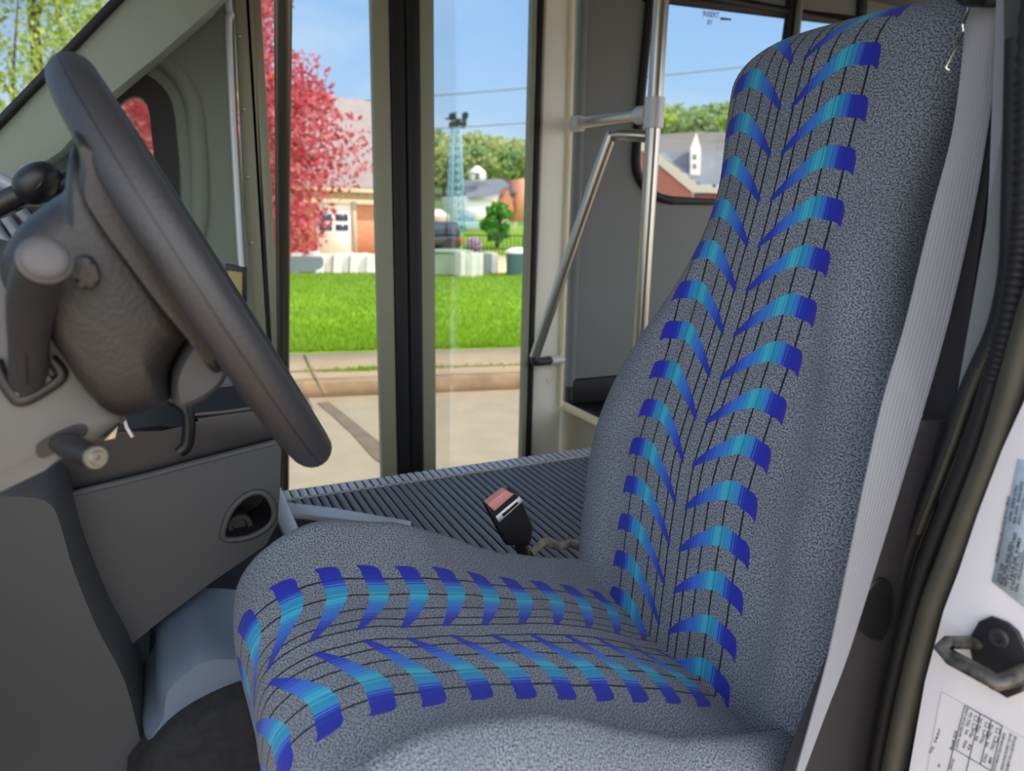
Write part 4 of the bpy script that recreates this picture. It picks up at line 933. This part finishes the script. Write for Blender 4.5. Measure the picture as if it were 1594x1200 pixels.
# jeep-like car
cb_ = G(695, 400, .1); car = thing('parked_car', cb_, 'dark off-road car with spare wheel on its back beyond the lawn', 'car')
k = (cb_ - V(C0)).length / F
cw = 46 * k
ch = zat(690, 345, cb_) - .1
def cx_(a, b, c): return cb_ + V((a, b, c))
box('body', cx_(-2.9, -.2, .45), cx_(cw * .5, 1.7, ch * .60), 'dark_car', car, .06)
box('cabin', cx_(-2.6, -.05, ch * .60), cx_(cw * .42, 1.55, ch), 'dark_car', car, .08)
box('side_window', cx_(-.9, -.10, ch * .64), cx_(-.15, -.03, ch * .93), 'car_glass', car, .02)
box('side_window', cx_(.0, -.10, ch * .64), cx_(cw * .36, -.03, ch * .93), 'car_glass', car, .02)
box('tail_light', cx_(cw * .38, -.24, ch * .42), cx_(cw * .5, -.12, ch * .56), M('tail_light', (190, 60, 60), .3), car, .01)
lathe('spare_wheel', cx_(cw * .5, .75, ch * .50), (1, -.3, 0), [(0, .36), (.05, .39), (.2, .39), (.24, .34), (.24, .2), (.2, .18), (.2, .02)], 'tyre', car)
for xx in (-2.0, cw * .1):
    for yy_ in (-.22, 1.5):
        lathe('wheel', cx_(xx, yy_, .38), (0, 1, 0), [(0, .2), (.0, .36), (.03, .38), (.2, .38), (.22, .36), (.22, .1)], 'tyre', car)
# low pale-blue car beyond the fence
b2 = far(742, 362, 70); b2.z = .1; c2 = thing('parked_sedan', b2, 'pale blue low car parked far behind the fence', 'car')
prism('car_body', [b2 + V(p) for p in ((-2.2, 0, .35), (2.2, 0, .35), (2.25, 0, .85), (1.5, 0, 1.0), (-1.4, 0, 1.0), (-2.2, 0, .9))], V((0, 1.7, 0)), M('pale_blue_car', (170, 190, 205), .3), c2, .06)
prism('car_cabin', [b2 + V(p) + V((0, .1, 0)) for p in ((-1.5, 0, 1.0), (1.5, 0, 1.0), (.8, 0, 1.5), (-.9, 0, 1.5))], V((0, 1.5, 0)), M('pale_screen', (120, 150, 170), .2), c2, .06)
for xx in (-1.4, 1.4): lathe('wheel', b2 + V((xx, -.03, .32)), (0, 1, 0), [(0, .2), (0, .32), (.2, .34), (.22, .2)], 'tyre', c2)
# fence
f0, f1 = G(722, 396, .1), G(860, 398, .1)
fn = thing('iron_fence', f0, 'black iron picket fence across the green field', 'fence'); fd = (f1 - f0); fl = fd.length; fd.normalize()
fh = zat(770, 362, f0.lerp(f1, .4)) - .1
for z in (.25, fh - .12): tube('fence_rail', [f0 + V((0, 0, z)), f1 + V((0, 0, z))], .025, 'iron', fn, 6)
pk = None
npk = min(70, int(fl / .16))
for i in range(npk + 1):
    p = f0 + fd * (fl * i / npk)
    if pk is None: pk = tube('picket', [p, p + V((0, 0, fh))], .020, 'iron', fn, 6)
    else:
        o = pk.copy(); COL.objects.link(o); o.parent = fn; o.matrix_parent_inverse = fn.matrix_world.inverted(); o.location = p - f0
# flowering bush and small green tree
fb = G(738, 394, .1); t_ = thing('flowering_shrub', fb, 'small pink flowering shrub by the spare wheel', 'shrub')
obj('blossom', *leaves(blob_pts(250, [(fb + V((0, 0, .35)), .4)]), .09), leaf_mat('blossom', (200, 150, 200), (225, 190, 220), (235, 225, 230)), t_, False)
obj('stem', *tube_geo([fb, fb + V((0, 0, .4))], .03, 6), 'bark', t_)
sb = G(774, 386, .1); hs_ = zat(774, 318, sb)
tree('small_tree', sb, hs_, [(.2, .4), (.34, 24 * (sb - V(C0)).length / F), (.6, 24 * (sb - V(C0)).length / F), (.82, 19 * (sb - V(C0)).length / F), (.97, 9 * (sb - V(C0)).length / F)], 3500, .15, MAT['bright_leaf'], 'small round bright green tree behind the fence', 'tree', .12, nb=40)
# lattice mast with floodlights
mD = 62; m0 = far(709, 360, mD); m1 = far(711, 196, mD); mw0, mw1 = 11 * mD / F, 5 * mD / F
ms = thing('floodlight_mast', (m0.x, m0.y, 0), 'tall pale blue lattice mast with floodlights above the parked car', 'mast')
MAT['mast'] = M('mast_paint', (150, 188, 218), .5)
geos = []; zb0 = 0.0; zt0 = m1.z; NS = 14
def mpt(i, c):
    f = i / NS; w = mw0 * (1 - f) + mw1 * f; sx, sy = ((-1, -1), (1, -1), (1, 1), (-1, 1))[c % 4]
    return V((m0.x + sx * w, m0.y + sy * w, zb0 + (zt0 - zb0) * f))
for c in range(4):
    geos.append(tube_geo([mpt(0, c), mpt(NS, c)], .055, 6))
    for i in range(NS):
        geos.append(tube_geo([mpt(i, c), mpt(i + 1, c + 1)], .028, 4)); geos.append(tube_geo([mpt(i, c + 1), mpt(i + 1, c)], .028, 4))
obj('lattice', *join(geos), 'mast', ms)
ct = thing
fr3 = tube('lamp_frame', [V((m0.x - .9, m0.y, zt0 + .5)), V((m0.x + .9, m0.y - .2, zt0 + .5))], .07, 'iron', ms, 6)
tube('lamp_frame', [V((m0.x, m0.y, zt0 - .2)), V((m0.x, m0.y, zt0 + 1.1))], .08, 'iron', ms, 6)
for i, (a, b) in enumerate(((-.55, .1), (-.55, .75), (-.1, .3), (.45, .2), (.6, .9))):
    lathe('floodlight', V((m0.x + a, m0.y - .15, zt0 + b)), (.3, -1, -.4), [(0, .12), (.2, .3), (.3, .34), (.32, .2)], 'iron', ms, 10)
# distant hill with trees
MAT['hill'] = M('hill', (120, 138, 78), 1.0, var=(.06, .4))
hv, hf = [], []
NX, NY = 40, 12
for j in range(NY):
    for i in range(NX):
        x = -40 + i * 9.0; y = 120 + j * 9.0
        f = j / (NY - 1); h = 17 * (f ** .8) * (0.75 + .25 * math.sin(x * .02 + 1)) 
        hv.append(V((x, y - .25 * x, h)))
for j in range(NY - 1):
    for i in range(NX - 1): hf.append((j * NX + i, j * NX + i + 1, (j + 1) * NX + i + 1, (j + 1) * NX + i))
struct(obj('floor_hill', hv, hf, 'hill'), 'wooded hill in the distance', 'hill')
def hz(x, y):
    j = max(0, min(NY - 1, (y + .25 * x - 120) / 9)); f = j / (NY - 1); return 17 * (f ** .8) * (0.75 + .25 * math.sin(x * .02 + 1))
protos = []
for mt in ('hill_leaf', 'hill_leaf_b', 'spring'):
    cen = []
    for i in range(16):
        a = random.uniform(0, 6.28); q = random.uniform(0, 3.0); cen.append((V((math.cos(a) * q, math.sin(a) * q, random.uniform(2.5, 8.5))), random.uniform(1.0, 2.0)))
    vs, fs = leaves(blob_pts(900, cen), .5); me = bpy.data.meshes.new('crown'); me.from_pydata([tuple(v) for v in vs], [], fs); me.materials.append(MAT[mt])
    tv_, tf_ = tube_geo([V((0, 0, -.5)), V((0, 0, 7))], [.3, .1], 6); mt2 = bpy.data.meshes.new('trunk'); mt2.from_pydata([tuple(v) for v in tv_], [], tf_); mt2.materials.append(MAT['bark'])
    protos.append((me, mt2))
def far_tree(x, y, sc, k, label, group, z=None):
    t = thing('hill_tree', (x, y, hz(x, y) if z is None else z), label, 'tree', group); t.scale = (sc, sc, sc); t.rotation_euler.z = random.uniform(0, 6.28)
    for nm, me in zip(('crown', 'trunk'), protos[k]):
        o = bpy.data.objects.new(nm, me); COL.objects.link(o); o.parent = t
nt = 0
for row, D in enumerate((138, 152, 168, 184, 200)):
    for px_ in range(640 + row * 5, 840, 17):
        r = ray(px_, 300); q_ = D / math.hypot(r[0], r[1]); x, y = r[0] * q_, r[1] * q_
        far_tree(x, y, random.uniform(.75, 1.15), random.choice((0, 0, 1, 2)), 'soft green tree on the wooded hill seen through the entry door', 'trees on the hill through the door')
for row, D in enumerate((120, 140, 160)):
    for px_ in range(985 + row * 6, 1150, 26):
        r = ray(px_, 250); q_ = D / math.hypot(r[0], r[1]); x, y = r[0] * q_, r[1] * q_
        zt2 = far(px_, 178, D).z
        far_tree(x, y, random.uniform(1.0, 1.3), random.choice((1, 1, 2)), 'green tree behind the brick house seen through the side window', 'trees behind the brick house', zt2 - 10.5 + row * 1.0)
for px_ in (520, 545, 565, 590, 560):
    D = 90; r = ray(px_, 250); q_ = D / math.hypot(r[0], r[1]); x, y = r[0] * q_, r[1] * q_
    far_tree(x, y, .9, 1, 'green tree top showing above the garage roof', 'trees behind the garage', far(px_, 219, D).z - 9)
# house with cupola
hb = far(770, 330, 78)
ho = thing('distant_house', (hb.x, hb.y, 0), 'distant house with white cupola and orange brick gables', 'building')
def fb_(x, y, off=0): 
    p = far(x, y, 78); return p + V((0, off, 0))
prism('body', [V((fb_(728, 300).x, hb.y, 0)), V((fb_(812, 300).x, hb.y, 0)), fb_(812, 300), fb_(728, 305)], V((0, 8, 0)), 'house_white', ho)
obj('roof', [fb_(722, 308, -1), fb_(806, 300, -1), fb_(806, 276, 4), fb_(738, 279, 4)], [(0, 1, 2, 3)], 'roof_grey', ho, False)
prism('gable', [fb_(770, 330, -1.5), fb_(790, 330, -1.5), fb_(790, 322, -1.5), fb_(781, 295, -1.5), fb_(770, 318, -1.5)], V((0, 5, 0)), M('orange_gable', (224, 138, 104), .9), ho)
prism('chimney', [fb_(797, 345, -1), fb_(815, 345, -1), fb_(815, 278, -1), fb_(799, 280, -1)], V((0, 2, 0)), M('orange_brick_far', (224, 150, 118), .9), ho)
cpz = prism('cupola', [fb_(743, 281, 1), fb_(762, 281, 1), fb_(762, 268, 1), fb_(743, 268, 1)], V((0, 1.3, 0)), 'house_white', ho)
c_ = fb_(752.5, 268, 1.65)
lathe('cupola_roof', c_, (0, 0, 1), [(0, .95), (.3, .75), (.6, .35), (.75, .02)], 'house_white', cpz, 8)
prism('cupola_louvre', [fb_(745, 279, .95), fb_(752, 279, .95), fb_(752, 270, .95), fb_(745, 270, .95)], V((0, .1, 0)), 'roof_grey', cpz)
sh = thing('white_shed', far(745, 345, 70), 'small white gabled outbuilding below the distant house', 'building')
prism('shed_wall', [far(738, 345, 70), far(762, 345, 70), far(762, 330, 70), far(750, 323, 70), far(738, 332, 70)], V((0, 4, 0)), 'house_white', sh)
sh2 = thing('pale_cottage', far(690, 342, 66), 'small pale cottage with cream roof left of the lattice mast', 'building')
prism('cottage_wall', [far(672, 350, 66), far(700, 350, 66), far(700, 336, 66), far(672, 336, 66)], V((0, 4, 0)), M('pinkish', (225, 178, 160), .8), sh2)
obj('cottage_roof', [far(668, 337, 66), far(702, 337, 66), far(698, 326, 66) + V((0, 2, 0)), far(672, 326, 66) + V((0, 2, 0))], [(0, 1, 2, 3)], 'cream', sh2, False)
# brick house seen through the side window
HD = 34
def hp2(x, y, o=0): 
    p = far(x, y, HD); d = V((p.x, p.y, 0)).normalized(); return p + d * o
bh = thing('brick_house', (far(1050, 330, HD).x, far(1050, 330, HD).y, 0), 'red brick house with white dormer seen through the side window', 'building')
gl0 = hp2(960, 240); 
def gpl(x, y, off=0.0):           # pixel on a vertical plane facing the camera through the house
    ctr = far(1050, 280, HD); n = V((ctr.x, ctr.y, 0)).normalized(); r = V(ray(x, y)); t = ((ctr - V(C0)).dot(n) + off) / r.dot(n); return V(C0) + r * t
nH = V((far(1050, 280, HD).x, far(1050, 280, HD).y, 0)).normalized()
prism('gable_wall', [gpl(930, 420), gpl(1078, 420), gpl(1078, 300), gpl(1024, 246), gpl(990, 216), gpl(930, 270)], nH * .3, 'red_brick', bh)
prism('verge_board', [gpl(988, 214, -.1), gpl(1000, 222, -.1), gpl(1024, 238, -.1), gpl(1088, 288, -.1), gpl(1130, 294, -.1), gpl(1130, 302, -.1), gpl(1076, 298, -.1), gpl(1022, 253, -.1), gpl(988, 226, -.1)], nH * .2, M('beige_board', (190, 180, 168), .8), bh)
obj('roof', [gpl(1024, 238, .0), gpl(1090, 287, .0), gpl(1300, 290, 0), gpl(1300, 236, 3), gpl(1032, 236, 3)], [(0, 1, 2, 3, 4)], 'roof_grey', bh, False)
obj('upper_roof', [gpl(1000, 236, 3), gpl(1300, 236, 3), gpl(1300, 214, 6), gpl(1088, 205, 6), gpl(990, 212, 6)], [(0, 1, 2, 3, 4)], M('roof_brown', (126, 116, 108), .9, var=(2, .12)), bh, False)
dm = prism('dormer', [gpl(1074, 276, .8), gpl(1090, 276, .8), gpl(1091, 232, .8), gpl(1084, 206, .8), gpl(1075, 230, .8)], nH * 2.2, 'house_white', bh)
for y0, y1 in ((240, 248), (255, 262)):
    prism('dormer_pane', [gpl(1079, y1, .75), gpl(1084, y1, .75), gpl(1084, y0, .75), gpl(1079, y0, .75)], nH * .05, 'stone_grey', dm)
prism('side_wall', [gpl(1080, 420, .1), gpl(1300, 420, .1), gpl(1300, 300, .1), gpl(1080, 300, .1)], nH * .3, 'red_brick', bh)
# overhead cables
def cable(p, q, sag, label):
    pts = []
    for i in range(25):
        t = i / 24; v = p.lerp(q, t); v.z -= sag * 4 * t * (1 - t); pts.append(v)
    return tag(tube('overhead_cable', pts, .035, 'stone_grey', None, 6), label, 'cable')
cable(far(380, 168, 42), far(1330, 84, 42), .25, 'upper overhead cable crossing the sky beyond the entry door')
cable(far(380, 212, 46), far(1000, 176, 46), .2, 'lower overhead cable just above the hill beyond the entry door')

# ================================================================== LIGHT
w = bpy.data.worlds.new('sky'); SC.world = w; w.use_nodes = True; t = NT(w); bg = t.n['Background']
tc = t.new('ShaderNodeTexCoord'); sp = t.new('ShaderNodeSeparateXYZ'); t.link(tc.outputs['Generated'], sp.inputs[0])
sky = t.ramp(sp.outputs[2], [(0.0, lin((222, 234, 248))), (0.06, lin((200, 222, 250))), (0.2, lin((172, 208, 252))), (0.36, lin((146, 186, 246))), (1.0, lin((100, 150, 228)))])
nz = t.new('ShaderNodeTexNoise'); nz.inputs['Scale'].default_value = 2.6; nz.inputs['Detail'].default_value = 6; nz.inputs['Distortion'].default_value = .6
mp = t.new('ShaderNodeMapping'); mp.inputs['Scale'].default_value = (1, 1, 3.2); t.link(tc.outputs['Generated'], mp.inputs[0]); t.link(mp.outputs[0], nz.inputs['Vector'])
cl = t.ramp(nz.outputs['Fac'], [(.45, (0, 0, 0)), (.75, (.55, .55, .55))])
skyc = t.mix(cl, sky, lin((238, 243, 250)))
# added sky brightening on the unseen driver's side, fills the cab with light
dt = t.math('ADD', t.math('MULTIPLY', sp.outputs[1], -1.0), .15)
side_fill = t.ramp(dt, [(0.0, (0, 0, 0)), (0.9, (1, 1, 1))])
t.link(t.mix(side_fill, skyc, (2.6, 2.6, 2.65)), bg.inputs[0])
bg.inputs[1].default_value = 1.0
SUN = V((0.66, -0.09, 0.74)).normalized()
sl = bpy.data.lights.new('sun', 'SUN'); sl.energy = 4.2; sl.angle = math.radians(.6); sl.color = (1.0, .95, .86)
so = bpy.data.objects.new('sun', sl); COL.objects.link(so); so.rotation_euler = SUN.to_track_quat('Z', 'Y').to_euler()
vs_ = SC.view_settings; vs_.view_transform = 'Standard'; vs_.look = 'None'; vs_.gamma = 1; vs_.use_curve_mapping = False; vs_.exposure = 0.35
SC.cycles.max_bounces = 8; SC.cycles.transparent_max_bounces = 12; SC.cycles.use_denoising = True
